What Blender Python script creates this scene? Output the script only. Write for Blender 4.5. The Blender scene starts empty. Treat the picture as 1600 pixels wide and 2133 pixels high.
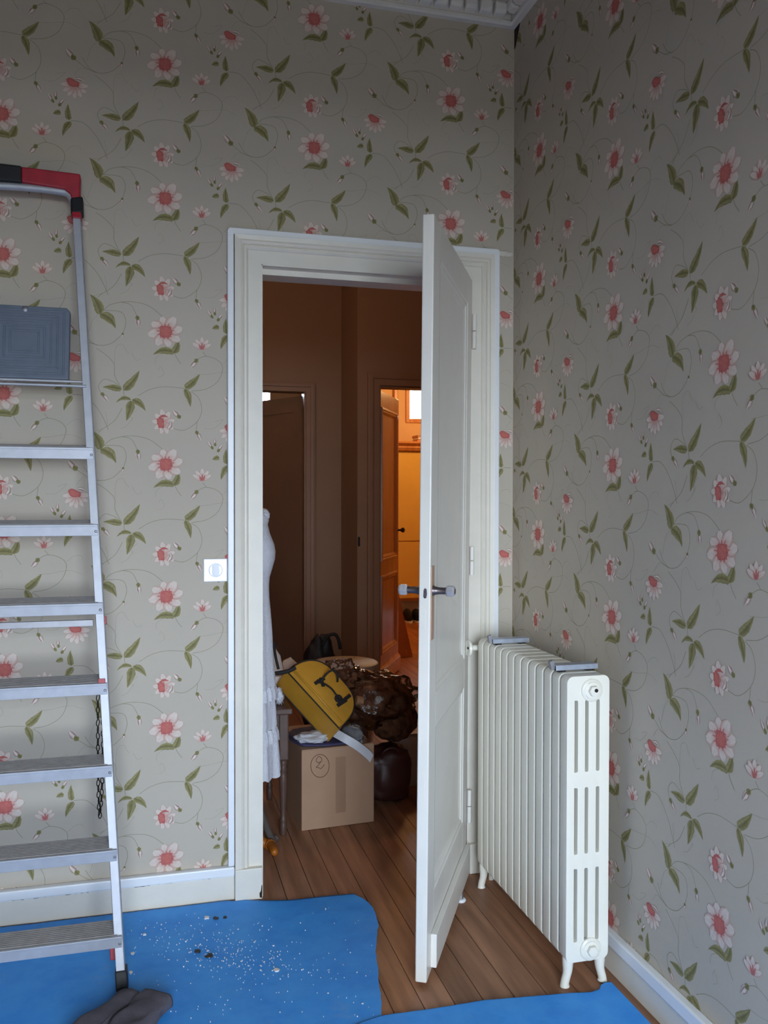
import bpy, bmesh, math, random
from mathutils import Vector, Matrix, noise
random.seed(7)
PI = math.pi
SC = bpy.context.scene
COL = SC.collection

# ------------------------------------------------------------------ camera
FPX, CXP, CYP = 1790.85, 800.0, 1066.5
CAM = Vector((-1.3347, -3.0661, 1.42))
YAW, PIT, ROL = .2621, -.0162, -.0016
_fw = Vector((math.sin(YAW) * math.cos(PIT), math.cos(YAW) * math.cos(PIT), math.sin(PIT)))
_rt = Vector((math.cos(YAW), -math.sin(YAW), 0))
_up = _rt.cross(_fw)
_R = _rt * math.cos(ROL) - _up * math.sin(ROL)
_U = _rt * math.sin(ROL) + _up * math.cos(ROL)
cd = bpy.data.cameras.new('camera')
cd.sensor_fit = 'HORIZONTAL'
cd.sensor_width = 36
cd.lens = FPX / 1600 * 36
cd.clip_start = .05
cam = bpy.data.objects.new('camera', cd)
COL.objects.link(cam)
m = Matrix.Identity(4)
for i in range(3):
    m[i][0], m[i][1], m[i][2], m[i][3] = _R[i], _U[i], -_fw[i], CAM[i]
cam.matrix_world = m
SC.camera = cam


def ray(px, py):
    return _fw + _R * ((px - CXP) / FPX) + _U * ((CYP - py) / FPX)


def on(axis, px, py, v):
    d = ray(px, py)
    return CAM + d * ((v - CAM[axis]) / d[axis])


# ------------------------------------------------------------------ sky, daylight, exposure
W = bpy.data.worlds.new('overcast_sky')
SC.world = W
W.use_nodes = True
bg = W.node_tree.nodes['Background']
bg.inputs[0].default_value = (.74, .87, 1.0, 1)
bg.inputs[1].default_value = 12.0
SC.view_settings.view_transform = 'Standard'
SC.view_settings.look = 'None'
SC.view_settings.gamma = 1
SC.view_settings.use_curve_mapping = False
SC.view_settings.exposure = 1.15
SC.cycles.use_denoising = True
SC.cycles.max_bounces = 6
SC.cycles.diffuse_bounces = 5
SC.cycles.glossy_bounces = 3
SC.cycles.transparent_max_bounces = 8
SC.cycles.sample_clamp_indirect = 5
SC.cycles.use_adaptive_sampling = True
SC.cycles.adaptive_threshold = .05

ROOM_X0, ROOM_Y0, CEIL = -3.6, -4.7, 3.305
WIN = (-1.85, -.35, .35, 2.25)            # the room's window in the wall behind the camera
ld = bpy.data.lights.new('window_daylight', 'AREA')
ld.shape = 'RECTANGLE'
ld.size, ld.size_y = WIN[1] - WIN[0], WIN[3] - WIN[2]
ld.cycles.is_portal = True
lo = bpy.data.objects.new('window_daylight', ld)
lo.location = ((WIN[0] + WIN[1]) / 2, ROOM_Y0 - .05, (WIN[2] + WIN[3]) / 2)
lo.rotation_euler = (PI / 2, 0, PI)
lo.rotation_euler = Vector((0, 1, 0)).to_track_quat('-Z', 'Y').to_euler()
COL.objects.link(lo)


def lamp(name, loc, watt, rgb, r=.08):
    l = bpy.data.lights.new(name, 'POINT')
    l.energy, l.color, l.shadow_soft_size = watt, rgb, r
    o = bpy.data.objects.new(name, l)
    o.location = loc
    COL.objects.link(o)


lamp('bedroom_ceiling_lamp', (1.75, 5.2, 2.75), 26, (1, .58, .23), .2)
lamp('hall_fill_light', (-1.25, 1.3, 3.0), 9, (1, .64, .40), .15)  # added warm fill that lifts the dim hall, not an actual fitting


# ------------------------------------------------------------------ materials
def lin(c):
    return tuple((x / 255 / 12.92 if x / 255 <= .04045 else ((x / 255 + .055) / 1.055) ** 2.4) for x in c)


MATS = {}


def mat(name, rgb, rough=.55, metal=0., var=.08, scale=6., bump=0., bscale=120., spec=.5, rand=0., stretch=None, **kw):
    if name in MATS:
        return MATS[name]
    m_ = bpy.data.materials.new(name)
    m_.use_nodes = True
    nt = m_.node_tree
    b = nt.nodes['Principled BSDF']
    b.inputs['Roughness'].default_value = rough
    b.inputs['Metallic'].default_value = metal
    b.inputs['Specular IOR Level'].default_value = spec
    c = lin(rgb)
    geo = nt.nodes.new('ShaderNodeNewGeometry')
    co = geo.outputs['Position']
    if stretch:
        mp = nt.nodes.new('ShaderNodeMapping')
        mp.inputs['Scale'].default_value = stretch
        nt.links.new(co, mp.inputs['Vector'])
        co = mp.outputs['Vector']
    n = nt.nodes.new('ShaderNodeTexNoise')
    n.inputs['Scale'].default_value = scale
    n.inputs['Detail'].default_value = 5
    nt.links.new(co, n.inputs['Vector'])
    r = nt.nodes.new('ShaderNodeValToRGB')
    r.color_ramp.elements[0].position = .3
    r.color_ramp.elements[1].position = .7
    c2 = kw.get('rgb2')
    lo_, hi_ = (tuple(x * (1 - var) for x in c), tuple(min(1, x * (1 + var)) for x in c)) if c2 is None else (lin(c2), c)
    r.color_ramp.elements[0].color = (*lo_, 1)
    r.color_ramp.elements[1].color = (*hi_, 1)
    nt.links.new(n.outputs['Fac'], r.inputs['Fac'])
    out = r.outputs['Color']
    if rand:
        oi = nt.nodes.new('ShaderNodeObjectInfo')
        mr = nt.nodes.new('ShaderNodeMapRange')
        mr.inputs['To Min'].default_value = 1 - rand
        mr.inputs['To Max'].default_value = 1 + rand
        nt.links.new(oi.outputs['Random'], mr.inputs['Value'])
        hs = nt.nodes.new('ShaderNodeHueSaturation')
        nt.links.new(out, hs.inputs['Color'])
        nt.links.new(mr.outputs['Result'], hs.inputs['Value'])
        out = hs.outputs['Color']
    nt.links.new(out, b.inputs['Base Color'])
    if bump:
        n2 = nt.nodes.new('ShaderNodeTexNoise')
        n2.inputs['Scale'].default_value = bscale
        n2.inputs['Detail'].default_value = 4
        nt.links.new(co, n2.inputs['Vector'])
        bp = nt.nodes.new('ShaderNodeBump')
        bp.inputs['Strength'].default_value = bump
        bp.inputs['Distance'].default_value = .003
        nt.links.new(n2.outputs['Fac'], bp.inputs['Height'])
        nt.links.new(bp.outputs['Normal'], b.inputs['Normal'])
    for k, v in kw.items():
        if k in b.inputs:
            b.inputs[k].default_value = v
    MATS[name] = m_
    return m_


def film_mat(name, tint=(1, 1, 1), base=.10):
    m_ = bpy.data.materials.new(name)
    m_.use_nodes = True
    nt = m_.node_tree
    nt.nodes.clear()
    o = nt.nodes.new('ShaderNodeOutputMaterial')
    t = nt.nodes.new('ShaderNodeBsdfTransparent')
    t.inputs['Color'].default_value = (*tint, 1)
    g = nt.nodes.new('ShaderNodeBsdfGlossy')
    g.inputs['Roughness'].default_value = .08
    f = nt.nodes.new('ShaderNodeFresnel')
    f.inputs['IOR'].default_value = 1.35
    n = nt.nodes.new('ShaderNodeTexNoise')
    n.inputs['Scale'].default_value = 45
    bp = nt.nodes.new('ShaderNodeBump')
    bp.inputs['Strength'].default_value = .35
    bp.inputs['Distance'].default_value = .008
    nt.links.new(n.outputs['Fac'], bp.inputs['Height'])
    nt.links.new(bp.outputs['Normal'], g.inputs['Normal'])
    nt.links.new(bp.outputs['Normal'], f.inputs['Normal'])
    a = nt.nodes.new('ShaderNodeMath')
    a.operation = 'ADD'
    a.use_clamp = True
    a.inputs[1].default_value = base
    nt.links.new(f.outputs['Fac'], a.inputs[0])
    mx = nt.nodes.new('ShaderNodeMixShader')
    nt.links.new(a.outputs[0], mx.inputs['Fac'])
    nt.links.new(t.outputs[0], mx.inputs[1])
    nt.links.new(g.outputs[0], mx.inputs[2])
    nt.links.new(mx.outputs[0], o.inputs['Surface'])
    return m_


PAPER = mat('wallpaper_ground', (188, 178, 164), .75, var=.035, scale=2.2, bump=.12, bscale=700)
PLASTER = mat('plain_plaster', (150, 136, 118), .85, var=.04)
CEILM = mat('ceiling_paint', (158, 152, 146), .9, var=.03)
CREAM = mat('cream_gloss_paint', (226, 220, 208), .42, var=.03, scale=14, bump=.12, bscale=60)
WHITE = mat('bright_white_trim', (236, 238, 242), .35, var=.02)
DOORW = mat('door_white_paint', (228, 224, 217), .34, var=.025, scale=10, bump=.15, bscale=50)
RADW = mat('radiator_enamel', (232, 228, 216), .3, var=.02, bump=.05, bscale=90)
ALU = mat('brushed_aluminium', (184, 186, 194), .55, .55, var=.06, scale=30)
ALUD = mat('dull_aluminium', (150, 150, 156), .5, .8, var=.08, scale=30)
TREAD = mat('grooved_tread_top', (158, 154, 154), .6, .25, var=.1, scale=40)
STEEL = mat('galvanised_steel', (178, 186, 202), .42, .6, var=.12, scale=40)
DARKM = mat('dark_iron', (46, 42, 40), .5, .7)
BLACKP = mat('black_rubber', (22, 22, 25), .6)
REDP = mat('red_plastic', (164, 32, 50), .45, var=.15, scale=25)
PLATE = mat('blue_grey_plastic', (98, 108, 124), .5, var=.08, scale=25)
PLANK = mat('worn_pine_plank', (180, 130, 98), .5, var=0, rgb2=(132, 90, 64), scale=1., stretch=(26, 2.2, 26), rand=.16, bump=.12, bscale=3)
PLANKU = mat('floor_underside', (34, 24, 18), .9)
PLANKF = mat('bedroom_plank', (176, 112, 66), .4, var=0, rgb2=(130, 76, 42), scale=1., stretch=(26, 2.2, 26), rand=.12)
HALLW = mat('hall_brown_paint', (158, 128, 104), .7, var=.03)
HALLT = mat('hall_trim_paint', (156, 124, 100), .5, var=.04)
HALLD = mat('hall_door_paint', (136, 102, 80), .35, var=.05)
BEDW = mat('bedroom_cream_wall', (226, 190, 140), .6, var=.03)
PINE = mat('varnished_pine', (214, 152, 92), .3, var=0, rgb2=(190, 122, 66), scale=1., stretch=(20, 20, 1.6))
YELW = mat('yellow_cupboard_paint', (226, 186, 92), .4, var=.03)
CARD = mat('cardboard', (172, 138, 112), .8, var=.04, scale=9, bump=.1, bscale=120)
INK = mat('brown_marker_ink', (92, 62, 44), .8)
MUST = mat('mustard_coated_cotton', (188, 138, 48), .42, var=.08, scale=14, bump=.15, bscale=40)
BLKC = mat('black_cloth', (20, 18, 20), .75)
FUR = mat('brown_fur', (122, 82, 58), .95, var=0, rgb2=(56, 34, 24), scale=22, bump=1., bscale=240, spec=.08, stretch=(1.6, 1.6, .6))
LACE = mat('white_lace_cotton', (212, 214, 224), .85, var=.06, scale=60, bump=.9, bscale=170)
DKWOOD = mat('dark_turned_wood', (88, 66, 58), .45, var=.15, scale=20)
GREYW = mat('grey_worn_wood', (92, 84, 80), .6, var=.15, scale=20)
STOOLT = mat('pale_stool_top', (176, 162, 142), .5, var=.06, scale=12)
PURP = mat('indigo_cloth', (62, 58, 92), .7)
WPLAS = mat('milky_plastic', (196, 198, 206), .35, var=.08, scale=20)
MAROON = mat('maroon_leather', (66, 34, 30), .45, var=.1)
PAPERB = mat('white_paper_bag', (180, 170, 164), .75, var=.05)
ORANGE = mat('orange_plastic', (168, 96, 26), .4, var=.1)
TARP = mat('blue_sheet_plain', (30, 118, 210), .5)
RAG = mat('charcoal_rag_cloth', (86, 82, 92), .9, var=.18, scale=35, bump=.7, bscale=350)
FLAKE = mat('white_paint_chip', (232, 228, 222), .7)
FLAKED = mat('dark_paint_chip', (52, 48, 46), .7)
GLASSK = mat('frosted_acrylic', (168, 166, 172), .25, .1, var=.1, scale=80)
HNDL = mat('tarnished_metal', (116, 106, 108), .38, .85, var=.15, scale=50)
BARE = mat('bare_wood_strip', (186, 152, 130), .65, var=.08, scale=30)
PLASTW = mat('white_switch_plastic', (238, 240, 248), .14, var=.01)
FILM = film_mat('clear_film', (.95, .95, .96), .025)
FOIL = film_mat('clear_tag', (.95, .95, .97), .10)


# the blue sheet: dusty, blotchy
def tarp_nodes(m_):
    nt = m_.node_tree
    b = nt.nodes['Principled BSDF']
    geo = nt.nodes.new('ShaderNodeNewGeometry')
    n1 = nt.nodes.new('ShaderNodeTexNoise')
    n1.inputs['Scale'].default_value = 9
    n1.inputs['Detail'].default_value = 8
    n1.inputs['Roughness'].default_value = .68
    nt.links.new(geo.outputs['Position'], n1.inputs['Vector'])
    r1 = nt.nodes.new('ShaderNodeValToRGB')
    r1.color_ramp.elements[0].position, r1.color_ramp.elements[1].position = .34, .7
    r1.color_ramp.elements[0].color = (*lin((50, 148, 240)), 1)
    r1.color_ramp.elements[1].color = (*lin((72, 168, 250)), 1)
    nt.links.new(n1.outputs['Fac'], r1.inputs['Fac'])
    n2 = nt.nodes.new('ShaderNodeTexNoise')
    n2.inputs['Scale'].default_value = 3.2
    n2.inputs['Detail'].default_value = 12
    n2.inputs['Roughness'].default_value = .8
    nt.links.new(geo.outputs['Position'], n2.inputs['Vector'])
    r2 = nt.nodes.new('ShaderNodeValToRGB')
    r2.color_ramp.elements[0].position, r2.color_ramp.elements[1].position = .58, .78
    r2.color_ramp.elements[0].color = (0, 0, 0, 1)
    r2.color_ramp.elements[1].color = (.55, .55, .55, 1)
    nt.links.new(n2.outputs['Fac'], r2.inputs['Fac'])
    mx = nt.nodes.new('ShaderNodeMix')
    mx.data_type = 'RGBA'
    nt.links.new(r2.outputs['Color'], mx.inputs['Factor'])
    nt.links.new(r1.outputs['Color'], mx.inputs['A'])
    mx.inputs['B'].default_value = (*lin((150, 178, 212)), 1)
    nt.links.new(mx.outputs['Result'], b.inputs['Base Color'])
    b.inputs['Roughness'].default_value = .62


tarp_nodes(TARP)

PRINT = bpy.data.materials.new('wallpaper_print_ink')
PRINT.use_nodes = True
_nt = PRINT.node_tree
_at = _nt.nodes.new('ShaderNodeAttribute')
_at.attribute_name = 'ink'
_nt.links.new(_at.outputs['Color'], _nt.nodes['Principled BSDF'].inputs['Base Color'])
_nt.nodes['Principled BSDF'].inputs['Roughness'].default_value = .75


# ------------------------------------------------------------------ mesh helpers
class MB:
    def __init__(s):
        s.v, s.f = [], []

    def add(s, vs, fs):
        o = len(s.v)
        s.v += [tuple(p) for p in vs]
        s.f += [tuple(i + o for i in q) for q in fs]
        return s

    def box(s, x0, x1, y0, y1, z0, z1):
        return s.add([(x0, y0, z0), (x1, y0, z0), (x1, y1, z0), (x0, y1, z0), (x0, y0, z1), (x1, y0, z1), (x1, y1, z1), (x0, y1, z1)],
                     [(0, 3, 2, 1), (4, 5, 6, 7), (0, 1, 5, 4), (1, 2, 6, 5), (2, 3, 7, 6), (3, 0, 4, 7)])

    def obox(s, c, a, b, d):        # centre and three half-axes
        c, a, b, d = Vector(c), Vector(a), Vector(b), Vector(d)
        vs = [c + sx * a + sy * b + sz * d for sz in (-1, 1) for sx, sy in ((-1, -1), (1, -1), (1, 1), (-1, 1))]
        return s.add(vs, [(0, 3, 2, 1), (4, 5, 6, 7), (0, 1, 5, 4), (1, 2, 6, 5), (2, 3, 7, 6), (3, 0, 4, 7)])

    def bar(s, p0, p1, a, b):       # box beam from p0 to p1 with half-axes a, b
        p0, p1, a, b = Vector(p0), Vector(p1), Vector(a), Vector(b)
        vs = [p + sx * a + sy * b for p in (p0, p1) for sx, sy in ((-1, -1), (1, -1), (1, 1), (-1, 1))]
        return s.add(vs, [(0, 3, 2, 1), (4, 5, 6, 7), (0, 1, 5, 4), (1, 2, 6, 5), (2, 3, 7, 6), (3, 0, 4, 7)])

    def tube(s, pts, r, n=10, closed=False, cap=True):
        pts = [Vector(p) for p in pts]
        k = len(pts)
        rs = r if isinstance(r, (list, tuple)) else [r] * k
        vs, fs = [], []
        prev = None
        for i, p in enumerate(pts):
            a = pts[(i - 1) % k] if (i or closed) else p
            b = pts[(i + 1) % k] if (i < k - 1 or closed) else p
            t = (b - a).normalized()
            if prev is None:
                h = Vector((0, 0, 1)) if abs(t.z) < .9 else Vector((1, 0, 0))
                u = t.cross(h).normalized()
            else:
                u = (prev - t * prev.dot(t)).normalized()
            prev = u
            w = t.cross(u)
            for j in range(n):
                an = 2 * PI * j / n
                vs.append(p + (u * math.cos(an) + w * math.sin(an)) * rs[i])
        for i in range(k if closed else k - 1):
            for j in range(n):
                i2, j2 = (i + 1) % k, (j + 1) % n
                fs.append((i * n + j, i * n + j2, i2 * n + j2, i2 * n + j))
        if cap and not closed:
            fs.append(tuple(range(n - 1, -1, -1)))
            fs.append(tuple((k - 1) * n + j for j in range(n)))
        return s.add(vs, fs)

    def lathe(s, prof, n=24, o=(0, 0, 0), ax=(0, 0, 1), fr=None):
        ax = Vector(ax).normalized()
        h = Vector((0, 0, 1)) if abs(ax.z) < .9 else Vector((1, 0, 0))
        u = ax.cross(h).normalized()
        w = ax.cross(u)
        o = Vector(o)
        vs, fs = [], []
        for i, (r, z) in enumerate(prof):
            for j in range(n):
                an = 2 * PI * j / n
                rr = r if fr is None else r * fr(an, i)
                vs.append(o + ax * z + (u * math.cos(an) + w * math.sin(an)) * rr)
        for i in range(len(prof) - 1):
            for j in range(n):
                j2 = (j + 1) % n
                fs.append((i * n + j, i * n + j2, (i + 1) * n + j2, (i + 1) * n + j))
        fs.append(tuple(range(n - 1, -1, -1)))
        fs.append(tuple((len(prof) - 1) * n + j for j in range(n)))
        return s.add(vs, fs)

    def prism(s, poly, mapf, d0, d1):     # 2D outline, mapf(u, v, depth) -> point
        n = len(poly)
        vs = [mapf(u, v, d0) for u, v in poly] + [mapf(u, v, d1) for u, v in poly]
        fs = [tuple(range(n)), tuple(range(2 * n - 1, n - 1, -1))] + [(i, (i + 1) % n + 0, (i + 1) % n + n, i + n) for i in range(n)]
        return s.add(vs, fs)

    def grid(s, fn, nu, nv, wrap=False):
        vs = [fn(i / nu, j / nv) for j in range(nv + 1) for i in range(nu + (0 if wrap else 1))]
        w = nu if wrap else nu + 1
        fs = [(j * w + i, j * w + (i + 1) % w, (j + 1) * w + (i + 1) % w, (j + 1) * w + i) for j in range(nv) for i in range(nu)]
        return s.add(vs, fs)

    def blob(s, c, rad, amp=.1, fq=3., seed=0, nu=28, nv=18, zmin=None, pw=1.):
        c = Vector(c)

        def f(u, v):
            th, ph = 2 * PI * u, PI * (v * .998 + .001)
            d = Vector((math.sin(ph) * math.cos(th), math.sin(ph) * math.sin(th), math.cos(ph)))
            if pw != 1:
                d = Vector([math.copysign(abs(q) ** pw, q) for q in d])
            k = 1 + amp * noise.noise(d * fq + Vector((seed * 7.3, seed * 3.1, 0))) + amp * .5 * noise.noise(d * fq * 2.7 + Vector((0, seed * 5., 1)))
            p = c + Vector((d.x * rad[0], d.y * rad[1], d.z * rad[2])) * k
            if zmin is not None and p.z < zmin:
                p.z = zmin
            return p
        return s.grid(f, nu, nv, True)


def wm(o):
    if o is None:
        return Matrix.Identity(4)
    return wm(o.parent) @ (o.matrix_parent_inverse @ o.matrix_basis if o.parent else o.matrix_basis)


def put(name, mesh, material, parent=None, local=False):
    o = bpy.data.objects.new(name, mesh)
    if material is not None and not mesh.materials:
        mesh.materials.append(material)
    COL.objects.link(o)
    if parent is not None:
        o.parent = parent
        if not local:
            o.matrix_parent_inverse = wm(parent).inverted()
    return o


def obj(name, mb, material, parent=None, smooth=False, bevel=0, seg=2, local=False, angle=40):
    me = bpy.data.meshes.new(name)
    me.from_pydata(mb.v, [], mb.f)
    bm = bmesh.new()
    bm.from_mesh(me)
    bmesh.ops.recalc_face_normals(bm, faces=bm.faces)
    bm.to_mesh(me)
    bm.free()
    if smooth:
        me.polygons.foreach_set('use_smooth', [True] * len(me.polygons))
        if smooth != 'all':
            me.set_sharp_from_angle(angle=math.radians(angle))
    o = put(name, me, material, parent, local)
    if bevel:
        b = o.modifiers.new('bevel', 'BEVEL')
        b.width, b.segments, b.limit_method, b.angle_limit = bevel, seg, 'ANGLE', math.radians(35)
    return o


def tag(o, label=None, cat=None, group=None, kind=None):
    if label:
        o['label'] = label
    if cat:
        o['category'] = cat
    if group:
        o['group'] = group
    if kind:
        o['kind'] = kind
    return o


def thing(name, label, cat, loc=(0, 0, 0), group=None, kind=None):
    o = bpy.data.objects.new(name, None)
    o.empty_display_size = .05
    COL.objects.link(o)
    o.location = loc
    return tag(o, label, cat, group, kind)


def struct(o, label, cat):
    return tag(o, label, cat, None, 'structure')


def smooth_path(pts, n=8, closed=False):
    pts = [Vector(p) for p in pts]
    k = len(pts)
    out = []
    for i in range(k if closed else k - 1):
        p0 = pts[(i - 1) % k] if (i or closed) else pts[0]
        p1, p2 = pts[i], pts[(i + 1) % k]
        p3 = pts[(i + 2) % k] if (i + 2 < k or closed) else pts[-1]
        for j in range(n):
            t = j / n
            out.append(.5 * ((2 * p1) + (p2 - p0) * t + (2 * p0 - 5 * p1 + 4 * p2 - p3) * t * t + (3 * p1 - p0 - 3 * p2 + p3) * t ** 3))
    if not closed:
        out.append(pts[-1])
    return out


# ------------------------------------------------------------------ the shell of the room
OX0, OX1, OZ = -.965, -.184, 2.243        # door opening
WT = .12                                  # wall thickness
b = MB()
b.box(ROOM_X0 - .1, OX0, 0, WT, 0, CEIL).box(OX1, 1.6, 0, WT, 0, CEIL).box(OX0, OX1, 0, WT, OZ, CEIL)
wall_back = struct(obj('wall_back', b, PAPER), 'floral papered wall with the open doorway', 'wall')
wall_right = struct(obj('wall_right', MB().box(0, .1, ROOM_Y0 - .1, 0, 0, CEIL), PAPER), 'floral papered wall behind the white radiator', 'wall')
struct(obj('wall_left', MB().box(ROOM_X0 - .1, ROOM_X0, ROOM_Y0 - .1, 0, 0, CEIL), PLASTER), 'plain wall of the room out of view beyond the ladder', 'wall')
b = MB()
b.box(ROOM_X0, WIN[0], ROOM_Y0 - .1, ROOM_Y0, 0, CEIL).box(WIN[1], 0, ROOM_Y0 - .1, ROOM_Y0, 0, CEIL)
b.box(WIN[0], WIN[1], ROOM_Y0 - .1, ROOM_Y0, 0, WIN[2]).box(WIN[0], WIN[1], ROOM_Y0 - .1, ROOM_Y0, WIN[3], CEIL)
struct(obj('wall_rear', b, PLASTER), 'plain wall with the window behind the camera', 'wall')
w1 = struct(thing('window_1', '', '', ((WIN[0] + WIN[1]) / 2, ROOM_Y0 - .05, WIN[2])), 'tall white window behind the camera', 'window')
b = MB()
for x in (WIN[0] + .025, (WIN[0] + WIN[1]) / 2, WIN[1] - .025):
    b.box(x - .025, x + .025, ROOM_Y0 - .08, ROOM_Y0 - .03, WIN[2], WIN[3])
obj('window_frame', b, WHITE, w1)
b = MB()
for z in (WIN[2] + .025, 2.0, WIN[3] - .025):
    b.box(WIN[0], WIN[1], ROOM_Y0 - .08, ROOM_Y0 - .03, z - .025, z + .025)
obj('window_rail', b, WHITE, w1)
struct(obj('ceiling', MB().box(ROOM_X0 - .1, .1, ROOM_Y0 - .1, WT, CEIL, CEIL + .1), CEILM), 'pale grey plaster ceiling of the papered room', 'ceiling')
struct(obj('ground_outside', MB().box(-30, 30, -40, ROOM_Y0 - .4, -3.2, -3.0), mat('outdoor_ground', (70, 74, 66), .9)), 'ground outside the house out of view', 'ground')

# floor: a dark bed under separate planks that run into the hall
floor = struct(obj('floor', MB().box(ROOM_X0 - .1, 3.4, ROOM_Y0 - .1, 7.3, -.06, -.02), PLANKU), 'brown pine plank floor running through the doorway', 'floor')
edges = [-.881 - .0945 * k for k in range(29, 0, -1)] + [-.881, -.785, -.697, -.609, -.520, -.436, -.345, -.250, -.158, -.066]
e_hall = [-.066 + .092 * k for k in range(1, 17)]


def plank(x0, x1, y0, y1, material=PLANK):
    g = .0013
    bb = MB().box(x0 + g, x1 - g, y0 + g, y1 - g, -.02, random.uniform(-.0008, 0))
    obj('plank', bb, material, floor)


for i in range(len(edges) - 1):
    x0, x1 = edges[i], edges[i + 1]
    if x0 < ROOM_X0:
        continue
    j1 = random.uniform(-2.6, -1.4)
    plank(x0, x1, ROOM_Y0, j1)
    if x0 < -1.75:
        plank(x0, x1, j1, 0)
    else:
        j2 = random.uniform(.9, 2.4)
        plank(x0, x1, j1, j2)
        plank(x0, x1, j2, 3.62)
plank(-.066, -.002, ROOM_Y0, 0)
eh = [-.066] + e_hall
for i in range(len(eh) - 1):
    j2 = random.uniform(.9, 2.2)
    plank(eh[i], eh[i + 1], .0, j2)
    plank(eh[i], eh[i + 1], j2, 3.06)
xs = [.107 + .1 * k for k in range(0, 31)]
for i in range(len(xs) - 1):
    if xs[i] < 1.9:
        j2 = random.uniform(4.2, 5.6)
        plank(xs[i], xs[i + 1], 3.06, j2, PLANKF)
        plank(xs[i], xs[i + 1], j2, 6.9, PLANKF)

# hall and the rooms beyond
HY, HY2, HX = 3.06, 3.62, .107
struct(obj('wall_hall_left', MB().box(-1.85, -1.75, WT, 6.2, 0, CEIL), HALLW), 'brown hall wall out of view on the left', 'wall')
struct(obj('wall_hall_right', MB().box(1.6, 1.7, WT, HY, 0, CEIL), HALLW), 'brown hall wall hidden behind the white door', 'wall')
b = MB()
b.box(HX, .271, HY, HY + .12, 0, CEIL).box(.271, 1.06, HY, HY + .12, 2.247, CEIL).box(1.06, 1.7, HY, HY + .12, 0, CEIL)
wall_hf = struct(obj('wall_hall_far', b, HALLW), 'dim brown hall wall around the lit bedroom doorway', 'wall')
struct(obj('wall_hall_return', MB().box(HX, HX + .1, HY + .12, HY2 + .12, 0, CEIL), HALLW), 'narrow return of the hall wall between the two far doors', 'wall')
b = MB()
b.box(-1.75, -.99, HY2, HY2 + .12, 0, CEIL).box(-.99, -.178, HY2, HY2 + .12, 2.25, CEIL).box(-.178, HX, HY2, HY2 + .12, 0, CEIL)
struct(obj('wall_hall_recess', b, HALLW), 'dim brown hall wall around the ajar door on the left', 'wall')
struct(obj('ceiling_hall', MB().box(-1.85, 3.4, WT, 7.2, CEIL, CEIL + .1), HALLW), 'dark ceiling of the hall out of view', 'ceiling')
# the dim room on the left with a high window
b = MB()
b.box(-1.75, -1.15, 5.5, 5.6, 0, CEIL).box(-.215, .2, 5.5, 5.6, 0, CEIL).box(-1.15, -.215, 5.5, 5.6, 0, 2.375).box(-1.15, -.215, 5.5, 5.6, 2.85, CEIL)
struct(obj('wall_study_far', b, HALLW), 'dark wall with a high window seen past the ajar door', 'wall')
struct(obj('wall_study_right', MB().box(.207, .257, HY2, 6.9, 0, CEIL), BEDW), 'partition between the dim room and the lit bedroom', 'wall')
# the lit bedroom
BY = 6.8
b = MB()
b.box(.2, 1.625, BY, BY + .1, 0, CEIL).box(2.1, 3.3, BY, BY + .1, 0, CEIL).box(1.625, 2.1, BY, BY + .1, 0, 2.37).box(1.625, 2.1, BY, BY + .1, 2.714, CEIL)
struct(obj('wall_bedroom_far', b, BEDW), 'orange lit bedroom wall with a small high window', 'wall')
struct(obj('wall_bedroom_right', MB().box(3.3, 3.4, HY, 6.9, 0, CEIL), BEDW), 'bedroom wall out of view on the right', 'wall')
struct(obj('wall_bedroom_front', MB().box(1.7, 3.3, HY, HY + .12, 0, CEIL), BEDW), 'bedroom wall out of view beside its door', 'wall')
w2 = struct(thing('window_2', '', '', (1.86, BY, 2.37)), 'small bright window high on the bedroom wall', 'window')
obj('window_frame', MB().box(1.575, 1.625, BY - .02, BY + .03, 2.32, 2.764).box(1.625, 2.1, BY - .02, BY + .03, 2.32, 2.37).box(1.625, 2.1, BY - .02, BY + .03, 2.714, 2.764), PINE, w2, bevel=.006)
w3 = struct(thing('window_3', '', '', (-.68, 5.5, 2.375)), 'bright window pane above the ajar hall door', 'window')
obj('window_frame', MB().box(-.215, -.18, 5.47, 5.5, 2.34, 2.88).box(-1.15, -.215, 5.47, 5.5, 2.34, 2.375), HALLT, w3)


def frame_profile(name, x0, x1, ztop, yf, prof, material, parent, z0=0.):
    """mitred left, head and right casing pieces around an opening; prof: (distance out from the opening, proud of the wall)"""
    n = len(prof)

    def piece(a, c):
        bb = MB()
        bb.add(a + c, [(i, i + 1, n + i + 1, n + i) for i in range(n - 1)] + [tuple(range(n)), tuple(range(2 * n - 1, n - 1, -1))])
        return obj(name, bb, material, parent, smooth=True, angle=25)
    L0 = [(x0 - d, yf - h, z0) for d, h in prof]
    L1 = [(x0 - d, yf - h, ztop + d) for d, h in prof]
    R1 = [(x1 + d, yf - h, ztop + d) for d, h in prof]
    R0 = [(x1 + d, yf - h, z0) for d, h in prof]
    piece(L0, L1)
    piece(L1, R1)
    piece(R1, R0)


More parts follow.
